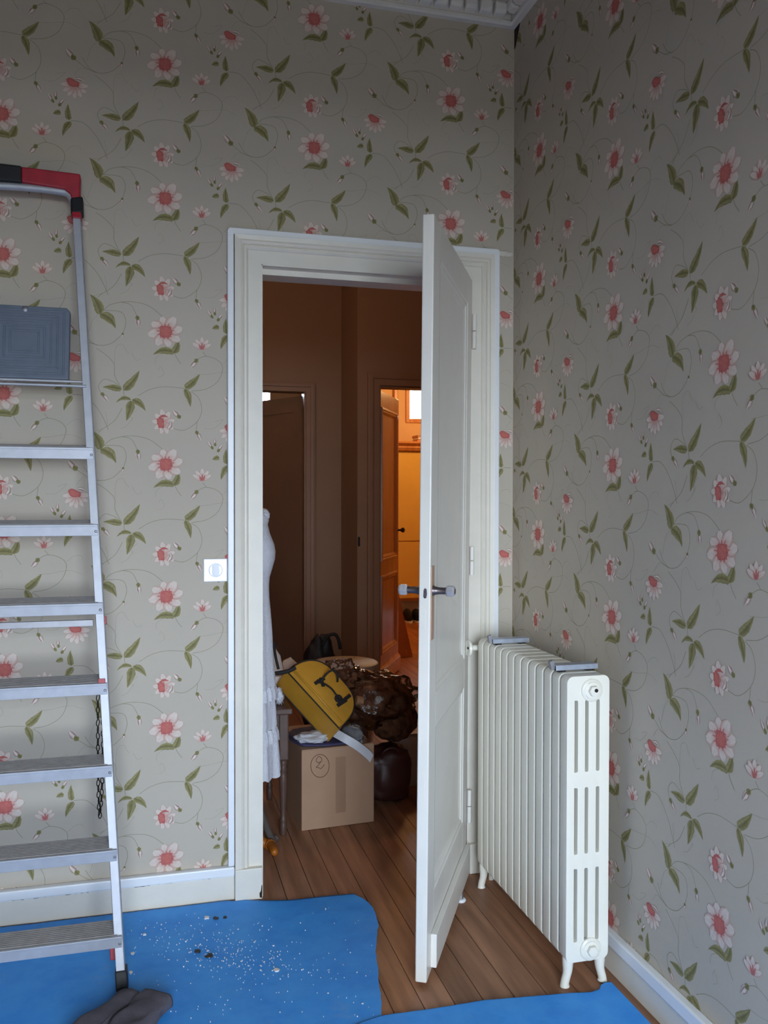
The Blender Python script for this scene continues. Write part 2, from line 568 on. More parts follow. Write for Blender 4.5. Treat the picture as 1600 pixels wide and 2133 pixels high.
HP = [(0, 0), (0, .02), (.045, .02), (.05, .028), (.075, .032), (.091, .030), (.091, 0)]
d4 = struct(thing('door_4', '', '', (.66, HY, 0)), 'dark moulded frame of the lit bedroom doorway', 'door frame')
frame_profile('casing', .271, 1.06, 2.247, HY, HP, HALLT, d4)
obj('jamb', MB().box(.271, .283, HY, HY + .12, 0, 2.247).box(1.048, 1.06, HY, HY + .12, 0, 2.247).box(.283, 1.048, HY, HY + .12, 2.235, 2.247), HALLT, d4)
d5 = struct(thing('door_5', '', '', (-.58, HY2, 0)), 'dark moulded frame of the ajar hall door', 'door frame')
frame_profile('casing', -.99, -.178, 2.25, HY2, [(d * .76, h) for d, h in HP], HALLT, d5)
obj('jamb', MB().box(-.99, -.978, HY2, HY2 + .12, 0, 2.25).box(-.19, -.178, HY2, HY2 + .12, 0, 2.25), HALLT, d5)

# ------------------------------------------------------------------ the doorway in the papered wall
d1 = struct(thing('door_1', '', '', (-.577, 0, 0)), 'white moulded frame around the open doorway', 'door frame')
CP = [(0, 0), (0, .017), (.046, .017), (.048, .022), (.054, .027), (.060, .027), (.063, .023), (.066, .029), (.074, .033), (.080, .031), (.0945, .034), (.0945, 0)]
frame_profile('casing', OX0, OX1, OZ, 0, CP, CREAM, d1, .112)
for x0, x1 in ((OX0 - .096, OX0), (OX1, OX1 + .096)):
    obj('plinth_block', MB().box(x0, x1, -.038, 0, 0, .112), CREAM, d1, bevel=.003)
for x0, x1 in ((OX0, OX0 + .004), (OX1 - .004, OX1)):
    obj('jamb', MB().box(x0, x1, -.016, WT, 0, OZ), CREAM, d1)
obj('jamb', MB().box(OX0, OX1, -.016, WT, OZ - .004, OZ), CREAM, d1)
obj('door_stop_strip', MB().box(OX0 + .004, OX0 + .008, .03, WT, 0, OZ - .004), CREAM, d1)
obj('door_stop_strip', MB().box(OX0 + .004, OX1 - .004, .03, WT, OZ - .024, OZ - .004), CREAM, d1)
obj('door_stop_strip', MB().box(OX1 - .012, OX1 - .004, .03, WT, 0, OZ - .024), CREAM, d1)
obj('paint_chip', MB().prism([(-.975, .008), (-.967, .004), (-.966, .052), (-.969, .048), (-.971, .030), (-.976, .022)], lambda u, v, d: (u, -.038 - d, v), 0, .0005), DARKM, d1)
# bright plastic strips round the casing, rounded outer corners
so, sw = .0968, .0215
zt = OZ + so
obj('trim_strip', MB().box(OX0 - so - sw, OX0 - so, -.024, 0, .122, zt + .002), WHITE, d1, bevel=.003)
obj('trim_strip', MB().box(OX1 + so, OX1 + so + sw, -.024, 0, .0, zt + .002), WHITE, d1, bevel=.003)


def rcorner(xa, sx):
    arc = [(xa + sx * (sw - .012 + .012 * math.sin(t)), zt + sw - .012 + .012 * math.cos(t)) for t in [k * PI / 2 / 6 for k in range(7)]]
    return arc


poly = [(OX0 - so - sw, zt + .003)] + rcorner(OX0 - so, -1)[::-1] + rcorner(OX1 + so, 1) + [(OX1 + so + sw, zt + .003), (OX1 + so, zt + .003), (OX1 + so, zt), (OX0 - so, zt), (OX0 - so, zt + .003)]
bb = MB()
poly = [(OX0 - so, zt)] + [(OX0 - so - sw, zt + .002)] + rcorner(OX0 - so, -1)[::-1] + rcorner(OX1 + so, 1) + [(OX1 + so + sw, zt + .002), (OX1 + so, zt)]
bb.prism(poly, lambda u, v, d: (u, d, v), 0, -.0245)
obj('trim_strip', bb, WHITE, d1, bevel=.0025)

# baseboards
bl = struct(thing('baseboard_back', '', '', (-2.3, 0, 0)), 'white skirting board below the floral wall behind the ladder', 'baseboard')
obj('board', MB().box(ROOM_X0, OX0 - .0965, -.017, 0, 0, .0855), CREAM, bl, bevel=.002)
obj('trim_strip', MB().box(ROOM_X0, OX0 - .0965, -.027, 0, .0865, .120), WHITE, bl, bevel=.005)
br = struct(thing('baseboard_right', '', '', (0, -2, 0)), 'white skirting board below the floral wall beside the radiator', 'baseboard')
obj('board', MB().box(-.016, 0, ROOM_Y0, -.03, 0, .082), CREAM, br, bevel=.002)
obj('trim_strip', MB().box(-.026, 0, ROOM_Y0, -.03, .083, .124), WHITE, br, bevel=.005)
# paint cracks between board and strip
rnd = random.Random(3)
for k in range(9):
    x = -1.78 + k * .075 + rnd.uniform(-.02, .02)
    pts = [(x + i * .012, -.0185, .0862 + rnd.uniform(-.0022, .001)) for i in range(rnd.randint(3, 6))]
    obj('paint_crack', MB().tube(pts, .0012, 5), DARKM, bl)

# cornice with dentils
CZ = 3.205


def cornice(name, along, a0, a1, label, n_dent, step):
    c = struct(thing(name, '', '', (0, 0, CZ)), label, 'cornice')
    P = (lambda a, d, z: (a, -d, z)) if along == 'x' else (lambda a, d, z: (-d, a, z))
    prof = [(0, 0), (.022, 0), (.028, .006), (.028, .016), (.022, .022), (.022, .074), (.062, .074), (.072, .086), (.088, .092), (.088, .1), (0, .1)]
    bb = MB()
    n = len(prof)
    ends = [[P(e - (d if e == 0 else 0), d, CZ + h) for d, h in prof] for e in (a0, a1)]
    bb.add(ends[0] + ends[1], [(i, (i + 1) % n, n + (i + 1) % n, n + i) for i in range(n)] + [tuple(range(n)), tuple(range(2 * n - 1, n - 1, -1))])
    obj('moulding', bb, mat('cornice_plaster', (224, 220, 214), .8, var=.03), c, smooth=True, angle=25)
    bb = MB()
    q = [(.02, .024), (.048, .028), (.056, .040), (.056, .060), (.050, .072), (.02, .073)]
    w = step * .40
    bb.add([P(-w, d, h) for d, h in q] + [P(w, d, h) for d, h in q], [(i, (i + 1) % 6, 6 + (i + 1) % 6, 6 + i) for i in range(6)] + [tuple(range(6)), tuple(range(11, 5, -1))])
    first = None
    for k in range(n_dent):
        a = -.075 - step * k
        if first is None:
            first = obj('dentil', bb, MATS['cornice_plaster'], c, bevel=.006, local=True)
            o = first
        else:
            o = first.copy()
            COL.objects.link(o)
        o.location = (a, 0, 0) if along == 'x' else (0, a, 0)


cornice('trim_1', 'x', 0, ROOM_X0, 'white plaster dentil cornice above the doorway wall', 60, .0585)
cornice('trim_2', 'y', 0, ROOM_Y0, 'white plaster dentil cornice above the radiator wall', 40, .0585)

# small damage in the paper: a dark tear in the ceiling corner, bare filler beside the frame
obj('wallpaper_tear', MB().prism([(.001, 3.205), (.001, 3.13), (.012, 3.135), (.03, 3.165), (.052, 3.205)], lambda u, v, d: (-d, -u, v), 0, .0012), mat('bare_dark_plaster', (46, 32, 24), .9), wall_right)
obj('filler_patch', MB().blob((-.034, -.001, 2.352), (.032, .004, .008), .5, 3, 4, 18, 10), mat('filler_white', (214, 208, 198), .9), wall_back)


# ------------------------------------------------------------------ wallpaper print (flat ink on the paper)
class Print:
    def __init__(s):
        s.v, s.f, s.c, s.n = [], [], [], 0

    def strip(s, cols, lay):          # cols: list of rows, row = [((a, b), colour), ...]; later ink lies over earlier ink
        s.n += 1
        lay = s.n
        o = len(s.v)
        k = len(cols[0])
        for row in cols:
            for (p, c) in row:
                s.v.append((p[0], p[1], lay))
                s.c.append(c)
        for i in range(len(cols) - 1):
            for j in range(k - 1):
                s.f.append((o + i * k + j, o + i * k + j + 1, o + (i + 1) * k + j + 1, o + (i + 1) * k + j))


PR = Print()
rp = random.Random(11)


def jit(c, k=.10):
    f = 1 + rp.uniform(-k, k)
    return tuple(min(1, x * f) for x in c)


def V2(p):
    return Vector((p[0], p[1]))


_anchor = None


def wp(cx, cy):                       # tile sketch coordinates -> wall coordinates relative to the large flower
    q = on(1, 180 + cx / 4.444, cy / 4.444, 0.)
    return Vector((q.x, q.z))


_anchor = wp(705, 585)


def T(cx, cy):
    return wp(cx, cy) - _anchor


VINE = lin((146, 141, 116))
VINE2 = lin((164, 157, 138))
LG1, LG2, LG3 = lin((132, 125, 78)), lin((152, 143, 100)), lin((110, 104, 64))
PALE, PINK, RED, RED2, EDGE = lin((218, 203, 192)), lin((206, 154, 144)), lin((194, 106, 98)), lin((178, 88, 84)), lin((186, 152, 140))
BRN = lin((140, 106, 98))


def stroke(pts, w=.0017, col=VINE, lay=1):
    p = smooth_path([(*T(*q), 0) for q in pts], 7)
    rows = []
    for i, q in enumerate(p):
        a, b_ = p[max(0, i - 1)], p[min(len(p) - 1, i + 1)]
        t = (b_ - a)
        t = Vector((t.x, t.y)).normalized()
        n = Vector((-t.y, t.x)) * (w / 2)
        c = jit(col, .05)
        rows.append([((q.x + n.x, q.y + n.y), c), ((q.x - n.x, q.y - n.y), c)])
    PR.strip(rows, lay)


def blade(p0, p1, w, bend=0., cl=LG1, cm=LG3, cr=LG2, lay=2, n=9, pk=.8, rough=.12):
    p0, p1 = Vector(p0), Vector(p1)
    d = p1 - p0
    L = d.length
    t = d / L
    nrm = Vector((-t.y, t.x))
    rows = []
    for i in range(n + 1):
        u = i / n
        c = p0 + d * u + nrm * (bend * L * 4 * u * (1 - u))
        hw = w * .5 * (math.sin(PI * min(1, u ** pk)) ** .85 if 0 < u < 1 else .02) * (1 + rp.uniform(-rough, rough))
        a, e = c + nrm * hw, c - nrm * hw
        rows.append([(a, jit(cl)), (c + nrm * hw * .45, jit(cr, .16)), (c, jit(cm)), (c - nrm * hw * .45, jit(cl, .16)), (e, jit(cr))])
    PR.strip(rows, lay)


def leaf(p0, p1, w=34, bend=0.):
    blade(T(*p0), T(*p1), w * .00040, bend, pk=.58, n=11, rough=.10)


def bud(base, tip, w=36, cal=1.0):
    b0, t0 = T(*base), T(*tip)
    blade(b0, t0, w * .00038, 0, BRN, PALE, PALE, 2, 7, .9, .05)
    if cal:
        blade(b0 - (t0 - b0) * .12, b0 + (t0 - b0) * .36, w * .00030 * cal, 0, LG1, LG3, LG1, 3, 5)


def petals(c, R, angs, r0=.22, w=.70, lay=3):
    for an, ln in angs:
        d = Vector((math.cos(an), math.sin(an)))
        n = Vector((-d.y, d.x))
        rows = []
        for i in range(7):
            u = i / 6
            r = R * (r0 + (ln - r0) * u)
            hw = R * w * .5 * (math.sin(PI * (.12 + .80 * u)) ** .7) * ln
            cc = c + d * r
            k = min(1, u * 1.7)
            col = tuple(PINK[j] * (1 - k) + PALE[j] * k for j in range(3))
            ed = tuple(PINK[j] * .85 * (1 - k) + EDGE[j] * k for j in range(3))
            rows.append([(cc + n * hw, jit(ed, .06)), (cc + n * hw * .5, jit(col, .04)), (cc, jit(tuple(x * .93 for x in col), .05)), (cc - n * hw * .5, jit(col, .04)), (cc - n * hw, jit(ed, .06))])
        PR.strip(rows, lay)


def disc(c, R, ry=1., rot=0., lay=5, col=RED, col2=RED2):
    rows = []
    for i in range(17):
        an = 2 * PI * i / 16
        q = Vector((math.cos(an), math.sin(an) * ry))
        q = Vector((q.x * math.cos(rot) - q.y * math.sin(rot), q.x * math.sin(rot) + q.y * math.cos(rot)))
        k = 1 + (rp.uniform(-.14, .14) if i not in (0, 16) else 0)
        rows.append([(c, jit(col, .05)), (c + q * R * .6, jit(col, .12)), (c + q * R * k, jit(col2, .15))])
    PR.strip(rows, lay)


# vines
for s_ in ([(120, 350), (200, 290), (380, 280), (560, 340), (720, 490)], [(280, 275), (380, 310), (440, 420)],
           [(120, 340), (290, 370), (335, 470), (300, 590)], [(290, 590), (200, 655), (90, 665), (0, 615), (-60, 520)],
           [(880, 1130), (700, 1100), (560, 1115), (450, 1165)], [(950, 1160), (1080, 1152), (1190, 1090), (1238, 970), (1190, 890), (1080, 845), (1000, 870)],
           [(940, 1165), (1010, 1225), (1042, 1340), (1000, 1450), (880, 1520), (775, 1495)], [(1000, 1450), (990, 1540)],
           [(1290, 655), (1400, 680), (1500, 790), (1560, 900), (1600, 1000)], [(1330, 115), (1420, 190), (1511, 235)],
           [(300, 1090), (232, 960), (225, 850), (150, 760), (60, 690)], [(280, 1070), (240, 1030), (140, 985), (82, 1040), (100, 1110)],
           [(790, 795), (810, 840), (850, 900)], [(1050, 800), (1085, 845)], [(320, 1160), (312, 1105)],
           [(300, 1270), (230, 1380), (120, 1450), (80, 1480)]):
    stroke(s_, .0018)
for s_ in ([(230, 850), (240, 700), (300, 672), (335, 730), (360, 760)], [(610, 880), (620, 820), (680, 790), (740, 780)],
           [(1240, 930), (1300, 885), (1360, 890), (1375, 925)], [(980, 1010), (1100, 1015), (1260, 1010), (1370, 1060)],
           [(400, 1390), (380, 1340), (440, 1300)], [(640, 1010), (690, 980), (660, 910), (640, 940)], [(280, 200), (340, 180), (400, 110)],
           [(1060, 290), (1150, 300), (1240, 230), (1160, 240)], [(10, 200), (150, 160), (140, 20)], [(480, 820), (430, 830), (390, 760)],
           [(1320, 250), (1380, 190), (1450, 210)], [(120, 360), (30, 420), (-20, 560)]):
    stroke(s_, .0013, VINE2)
# leaves
for a_, b_, w_, k_ in (((100, 375), (0, 180), 82, -.10), ((95, 370), (240, 520), 80, .16), ((885, 1128), (1025, 1008), 66, -.06), ((885, 1132), (937, 1308), 54, .06),
                       ((312, 1105), (462, 932), 70, -.05), ((296, 1095), (118, 1058), 54, -.05), ((385, 1195), (243, 1216), 34, -.20), ((395, 1195), (518, 1312), 58, .12),
                       ((385, 1205), (340, 1392), 72, .03), ((785, 790), (588, 792), 62, -.16), ((775, 795), (822, 660), 62, -.10),
                       ((1275, 652), (1268, 508), 50, .05), ((1290, 665), (1220, 792), 50, -.08), ((1205, 580), (1140, 592), 44, -.06), ((835, 600), (868, 580), 26, 0)):
    leaf(a_, b_, w_, k_)
# buds
for a_, b_, w_ in (((442, 425), (455, 528), 44), ((308, 570), (292, 612), 30), ((835, 160), (768, 80), 50), ((990, 312), (1035, 404), 42), ((1322, 108), (1248, 8), 60),
                   ((1142, 488), (1098, 408), 34), ((1165, 462), (1164, 384), 34), ((1192, 520), (1238, 458), 34), ((112, 1118), (178, 1202), 44), ((998, 872), (932, 945), 46)):
    bud(a_, b_, w_)
# the large flower, the half-turned one, the drooping one and the small tulip
c = T(705, 585)
petals(c, .060, [(PI / 2 + .22 + k * 2 * PI / 8, rp.uniform(.84, 1.04)) for k in range(8)])
disc(c, .0225)
for k in range(13):
    q = Vector((math.cos(2 * PI * k / 13 + .2), math.sin(2 * PI * k / 13 + .2)))
    blade(c + q * .017, c + q * rp.uniform(.026, .034), .0045, 0, RED2, PINK, RED2, 6, 5)
c = T(690, 195)
petals(c, .044, [(1.75, 1.05), (2.35, .95), (1.15, .95), (3.0, .9), (3.7, .85), (4.4, .85), (5.0, .85), (.3, .8), (5.7, .8)], .1, .6)
disc(T(655, 190), .0125, 1.6, .2)
blade(T(640, 140), T(730, 150), .008, .2, RED2, RED, RED2, 6)
blade(T(720, 260), T(745, 170), .016, -.2, BRN, PALE, PALE, 6)
c = T(1315, 340)
petals(c, .046, [(-.5, .95), (-1.0, .95), (-1.5, .95), (-2.0, .9), (-2.5, .88), (-3.1, .85), (0., .98)], .2, .5)
disc(T(1308, 322), .021, .62, -.35)
blade(T(1315, 290), T(1415, 330), .013, .18, BRN, PALE, PALE, 6)
c = T(1045, 775)
petals(c, .040, [(1.57, 1.0), (1.0, .95), (2.15, .95), (.55, .85), (2.6, .9)], .05, .5)
for dx, ln in ((-26, 60), (0, 75), (24, 60)):
    blade(T(1045 + dx * .3, 785), T(1045 + dx, 785 - ln), .006, 0, RED2, PINK, RED2, 6, 5)

TW, TP = .51865, .4569


def paper(wall, name, mapf, cols, a_of, z0_of, keep):
    V, Fc, C = [], [], []
    for k in cols:
        a0 = a_of(k)
        half = (k % 2) * .5
        for r in range(-6, 4):
            z0 = z0_of + (r + half) * TP
            o = len(V)
            ok = [keep(a0 + v[0], z0 + v[1]) for v in PR.v]
            if not any(ok):
                continue
            V += [mapf(a0 + v[0], z0 + v[1], .00003 + .000012 * v[2]) for v in PR.v]
            C += PR.c
            Fc += [tuple(o + i for i in f) for f in PR.f if all(ok[i] for i in f)]
    me = bpy.data.meshes.new(name)
    me.from_pydata(V, [], Fc)
    at = me.color_attributes.new('ink', 'FLOAT_COLOR', 'POINT')
    flat = []
    for c_ in C:
        flat += [*c_, 1.]
    at.data.foreach_set('color', flat)
    bm = bmesh.new()
    bm.from_mesh(me)
    bmesh.ops.delete(bm, geom=[v for v in bm.verts if not v.link_faces], context='VERTS')
    bm.to_mesh(me)
    bm.free()
    o = put(name, me, PRINT, wall)
    o['kind'] = 'stuff'
    return o


paper(wall_back, 'wallpaper_print', lambda a, z, h: (a, -h, z), range(-4, 4), lambda k: -1.2928 + k * TW, 2.4492,
      lambda a, z: ROOM_X0 < a < -.0005 and .1 < z < 3.21 and not (OX0 - .02 < a < OX1 + .02 and z < OZ + .02))
paper(wall_right, 'wallpaper_print', lambda a, z, h: (-h, -a, z), range(-3, 7), lambda k: 1.2642 + k * TW, 2.2051,
      lambda a, z: .0005 < a < 4.6 and .1 < z < 3.21)

# ------------------------------------------------------------------ the open white door
DW, DH, DT = .775, 2.222, .034
door = thing('panel_door', 'open white panelled door standing ajar in front of the radiator', 'door')
ang = math.atan2(-.8747, -.4845)
door.matrix_basis = Matrix.Translation((-.1985, -.036, .010)) @ Matrix.Rotation(math.radians(.46), 4, 'Y') @ Matrix.Rotation(ang, 4, 'Z')
ST = .105
PAN = ((.225, .720), (.825, 2.118))


def dp(name, bb, material=DOORW, parent=door, **k):
    return obj(name, bb, material, parent, local=True, **k)


dp('stile', MB().box(.004, ST, -DT, 0, 0, DH), bevel=.002)
dp('stile', MB().box(DW - ST, DW, -DT, 0, 0, DH), bevel=.004, seg=3)
for z0, z1 in ((0, PAN[0][0]), (PAN[0][1], PAN[1][0]), (PAN[1][1], DH)):
    dp('rail', MB().box(ST, DW - ST, -DT + .0005, -.0005, z0, z1))
MP = [(0, .0), (.004, -.003), (.015, -.0045), (.019, -.008), (.030, -.011), (.040, -.0125)]
for z0, z1 in PAN:
    dp('panel', MB().box(ST - .005, DW - ST + .005, -DT + .0125, -.0125, z0 - .005, z1 + .005))
    for sgn, y0 in ((1, 0), (-1, -DT)):
        bb = MB()
        x0, x1 = ST, DW - ST
        zz0, zz1 = z0, z1
        rings = [[(x0 + d, y0 + sgn * h, zz0 + d), (x1 - d, y0 + sgn * h, zz0 + d), (x1 - d, y0 + sgn * h, zz1 - d), (x0 + d, y0 + sgn * h, zz1 - d)] for d, h in MP]
        vs = [p for r in rings for p in r]
        bb.add(vs, [(i * 4 + j, i * 4 + (j + 1) % 4, (i + 1) * 4 + (j + 1) % 4, (i + 1) * 4 + j) for i in range(len(rings) - 1) for j in range(4)])
        dp('panel_moulding', bb)
for sgn in (1, -1):
    y0, y1 = (0, .019) if sgn > 0 else (-DT - .012, -DT)
    dp('kick_bar', MB().box(.03, DW - .055, y0, y1, .018, .118), bevel=.003)
for z0, z1, y0, y1 in ((1.03, 1.085, -.024, -.014), (2.03, 2.18, -.022, -.013), (.52, .62, -.020, -.012), (.12, .26, -.024, -.010)):
    dp('mortise_cover', MB().box(DW, DW + .0007, y0, y1, z0, z1))
HZ, HXL = 1.138, DW - .030
dp('lock_strip', MB().box(DW - .050, DW - .008, 0, .0022, .995, 1.210), BARE)
for sgn, y0 in ((1, 0.), (-1, -DT)):
    h = dp('handle', MB().lathe([(.016, 0), (.016, .003), (.0125, .008), (.0105, .018), (.0100, .034), (.0108, .042)], 20, (HXL, y0, HZ), (0, sgn, 0)), HNDL, smooth=True)
    k = MB().lathe([(.013, .040), (.0175, .044), (.0175, .060), (.0130, .066)], 6, (HXL, y0, HZ), (0, sgn, 0))
    dp('knob_end', k, GLASSK, h, bevel=.0015)
    dp('knob_cap', MB().lathe([(.0085, .0655), (.0085, .0675), (.006, .068)], 12, (HXL, y0, HZ), (0, sgn, 0)), HNDL, h)
dp('latch_hole', MB().prism([(-.021, HZ - .016), (-.017, HZ - .021), (-.012, HZ - .019), (-.010, HZ - .008), (-.011, HZ + .006), (-.016, HZ + .010), (-.020, HZ + .004)], lambda u, v, d: (DW + d, u, v), 0, .0006), mat('scraped_metal', (92, 86, 92), .45, .6, var=.4, scale=220))
bb = MB()
bb.grid(lambda u, v: (HXL - .003 + .004 * math.sin(v * 3) - .010 * u, .052 + .018 * v + .002 * math.sin(9 * v), HZ - .006 - .036 * v), 4, 10)
dp('plastic_tag', bb, FOIL)
for z0, z1 in ((1.970, 2.098), (1.122, 1.228), (.188, .310)):
    hg = dp('hinge', MB().tube([(-.006, .008, z0), (-.006, .008, (z0 + z1) / 2 - .001)], .009, 14), smooth=True)
    dp('hinge_barrel', MB().tube([(-.006, .008, (z0 + z1) / 2 + .0025), (-.006, .008, z1)], .009, 14), DOORW, hg, smooth=True)

# ------------------------------------------------------------------ light switch
sw_ = thing('light_switch', 'square white light switch on the floral wall left of the door frame', 'switch', (-1.124, 0, 1.166))
obj('plate', MB().box(-1.1665, -1.0845, -.0095, 0, 1.126, 1.207), PLASTW, sw_, bevel=.003, seg=3)
rg = obj('ring', MB().lathe([(.0245, 0), (.0245, .0015), (.0225, .002), (.0215, .0008), (.0, .0008)], 40, (-1.1245, -.0095, 1.1665), (0, -1, 0)), PLASTW, sw_, smooth=True)
rk = [(.0135 * sx, z) for sx, z in ((-1, -.015), (-1, .015))]
pl = [(-.0118, -.0165), (-.006, -.0205), (.006, -.0205), (.0118, -.0165), (.0118, .0165), (.006, .0205), (-.006, .0205), (-.0118, .0165)]
obj('rocker', MB().prism(pl, lambda u, v, d: (-1.1245 + u, -.0095 - d - u * .12, 1.1665 + v), .0005, .0055), PLASTW, sw_, bevel=.0012)

# ------------------------------------------------------------------ cast iron radiator
RX, RY0, NSEC, PITCH = -.1225, -.152, 13, .0548
rad = thing('radiator', 'tall white cast iron column radiator beside the door', 'radiator', (RX, RY0, 0))
hw = .0675
sxs = [(-.0435, -.0325), (-.0100, .0010), (.0255, .0365)]
rows = [(.137, .350), (.392, .585), (.630, .838)]
xb = sorted({-hw, hw, *[q for p in sxs for q in p]})
zb = sorted({.078, .908, *[q for p in rows for q in p]})
TH2 = .0205


def section_mesh():
    bm = bmesh.new()
    vid = {}

    def vert(x, y, z):
        k = (round(x, 5), round(y, 5), round(z, 5))
        if k not in vid:
            vid[k] = bm.verts.new(k)
        return vid[k]
    nx, nz = len(xb) - 1, len(zb) - 1
    solid = [[not ((xb[i], xb[i + 1]) in sxs and (zb[j], zb[j + 1]) in rows) for j in range(nz)] for i in range(nx)]
    for i in range(nx):
        for j in range(nz):
            if not solid[i][j]:
                continue
            x0, x1, z0, z1 = xb[i], xb[i + 1], zb[j], zb[j + 1]
            for y in (-TH2, TH2):
                bm.faces.new([vert(x0, y, z0), vert(x1, y, z0), vert(x1, y, z1), vert(x0, y, z1)])
            for di, dj, e in ((-1, 0, ((x0, z0), (x0, z1))), (1, 0, ((x1, z0), (x1, z1))), (0, -1, ((x0, z0), (x1, z0))), (0, 1, ((x0, z1), (x1, z1)))):
                a, b2 = i + di, j + dj
                if not (0 <= a < nx and 0 <= b2 < nz) or not solid[a][b2]:
                    (xa, za), (xc, zc) = e
                    bm.faces.new([vert(xa, -TH2, za), vert(xc, -TH2, zc), vert(xc, TH2, zc), vert(xa, TH2, za)])
    bmesh.ops.recalc_face_normals(bm, faces=bm.faces)
    bmesh.ops.dissolve_limit(bm, angle_limit=.01, verts=bm.verts, edges=bm.edges)

    def ysharp(sel):
        return [e for e in bm.edges if abs(e.verts[0].co.y - e.verts[1].co.y) > .03 and sel(e.verts[0].co)]
    out = ysharp(lambda c: abs(abs(c.x) - hw) < 1e-4)
    bmesh.ops.bevel(bm, geom=out, offset=.020, segments=5, affect='EDGES', profile=.5)
    inn = ysharp(lambda c: abs(c.x) < hw - .025 and .1 < c.z < .88)
    bmesh.ops.bevel(bm, geom=inn, offset=.0042, segments=3, affect='EDGES', profile=.5)
    bm.edges.ensure_lookup_table()
    rim = [e for e in bm.edges if len(e.link_faces) == 2 and e.link_faces[0].normal.angle(e.link_faces[1].normal, 0) > 1.2 and abs(e.verts[0].co.y - e.verts[1].co.y) < 1e-5]
    bmesh.ops.bevel(bm, geom=rim, offset=.0125, segments=4, affect='EDGES', profile=.5, clamp_overlap=True)
    me = bpy.data.meshes.new('section')
    # nipples joining to the neighbour
    for z in (.868, .112):
        r = bmesh.ops.create_cone(bm, cap_ends=True, segments=16, radius1=.019, radius2=.019, depth=PITCH)
        bmesh.ops.rotate(bm, verts=r['verts'], cent=(0, 0, 0), matrix=Matrix.Rotation(PI / 2, 3, 'X'))
        bmesh.ops.translate(bm, verts=r['verts'], vec=(0, 0, z))
    bm.to_mesh(me)
    bm.free()
    me.polygons.foreach_set('use_smooth', [True] * len(me.polygons))
    me.set_sharp_from_angle(angle=math.radians(50))
    me.materials.append(RADW)
    return me


sm = section_mesh()
for k in range(NSEC):
    o = bpy.data.objects.new('section', sm)
    COL.objects.link(o)
    o.parent = rad
    o.location = (0, -PITCH * k, 0)
yl = RY0 - PITCH * (NSEC - 1)
for yy in (RY0, yl):
    for sx in (-1, 1):
        path = smooth_path([(RX + sx * .040, yy, .112), (RX + sx * .050, yy, .082), (RX + sx * .052, yy, .045), (RX + sx * .060, yy, .014), (RX + sx * .0605, yy, .002)], 5)
        n = len(path)
        obj('leg', MB().tube(path, [.021 - .0085 * min(1, i / (n * .55)) + .003 * max(0, i / n - .75) * 4 for i in range(n)], 12), RADW, rad, smooth='all')
yf = yl - TH2
for z in (.866, .112):
    p_ = obj('end_plug', MB().lathe([(.0335, -.004), (.0335, .003), (.030, .0065), (.026, .007), (.025, .005), (.0245, .0075), (.019, .009)], 32, (RX + .010, yf, z), (0, -1, 0)), RADW, rad, smooth=True)
    obj('plug_nut', MB().lathe([(.0165, .008), (.0165, .019), (.014, .0215)], 6, (RX + .010, yf, z), (0, -1, 0)), RADW, p_, bevel=.002)
obj('bleed_screw', MB().lathe([(.0055, .020), (.0055, .0235), (.004, .0245)], 12, (RX + .013, yf, .869), (0, -1, 0)), DARKM, rad)
v_ = obj('valve', MB().tube([(RX, RY0 + .02, .868), (RX, RY0 + .062, .868)], .014, 14).tube([(RX, RY0 + .055, .868), (RX - .085, RY0 + .055, .868)], .0105, 14).tube([(RX, RY0 + .055, .868), (RX, RY0 + .055, .0)], .0095, 12), RADW, rad, smooth=True)
obj('valve_wheel', MB().lathe([(.012, 0), (.026, .002), (.030, .007), (.028, .014), (.018, .015), (.015, .010), (.008, .010)], 28, (RX - .083, RY0 + .055, .868), (-1, 0, 0)), RADW, v_, smooth=True)
obj('wheel_screw', MB().lathe([(.0045, .009), (.0045, .0125), (.003, .0135)], 10, (RX - .083, RY0 + .055, .868), (-1, 0, 0)), DARKM, v_)

for yb, lb in ((-.262, 'small metal shelf bracket on the radiator end nearest the door'), (-.746, 'small metal shelf bracket on the radiator end nearest the camera')):
    t = thing('shelf_bracket', lb, 'bracket', (RX, yb, .908), 'shelf brackets on the radiator')
    obj('rail', MB().box(RX - .070, RX + .066, yb - .019, yb + .019, .926, .9285).box(RX - .070, RX + .066, yb - .019, yb - .0165, .913, .927), STEEL, t, bevel=.0008)
    for x in (RX - .048, RX + .042):
        obj('foot', MB().obox((x, yb, .9165), (.012, 0, 0), (0, .014, 0), (0, 0, .0095)), DARKM, t, bevel=.001)
    obj('stop', MB().obox((RX - .074, yb + .004, .927), (.006, 0, .002), (0, .008, 0), (-.003, 0, .012)), ALUD, t)

# ------------------------------------------------------------------ aluminium step ladder, folded, leaning by the wall
XC = -1.72


def lx(z, s=1):
    x = -1.4148 - .0623 * z
    return x if s > 0 else 2 * XC - x


def ly(z):
    return -.518 + .1703 * z


LN = Vector((0, 1, -.1703)).normalized()      # out of the ladder's back
LA = Vector((0, .1703, 1)).normalized()
lad = thing('step_ladder', 'folded aluminium step ladder leaning by the floral wall', 'ladder', (XC, -.5, 0))


def lpt(s, z, dx=0., dn=0.):
    return Vector((lx(z, s) + dx * s, ly(z), z)) + LN * dn


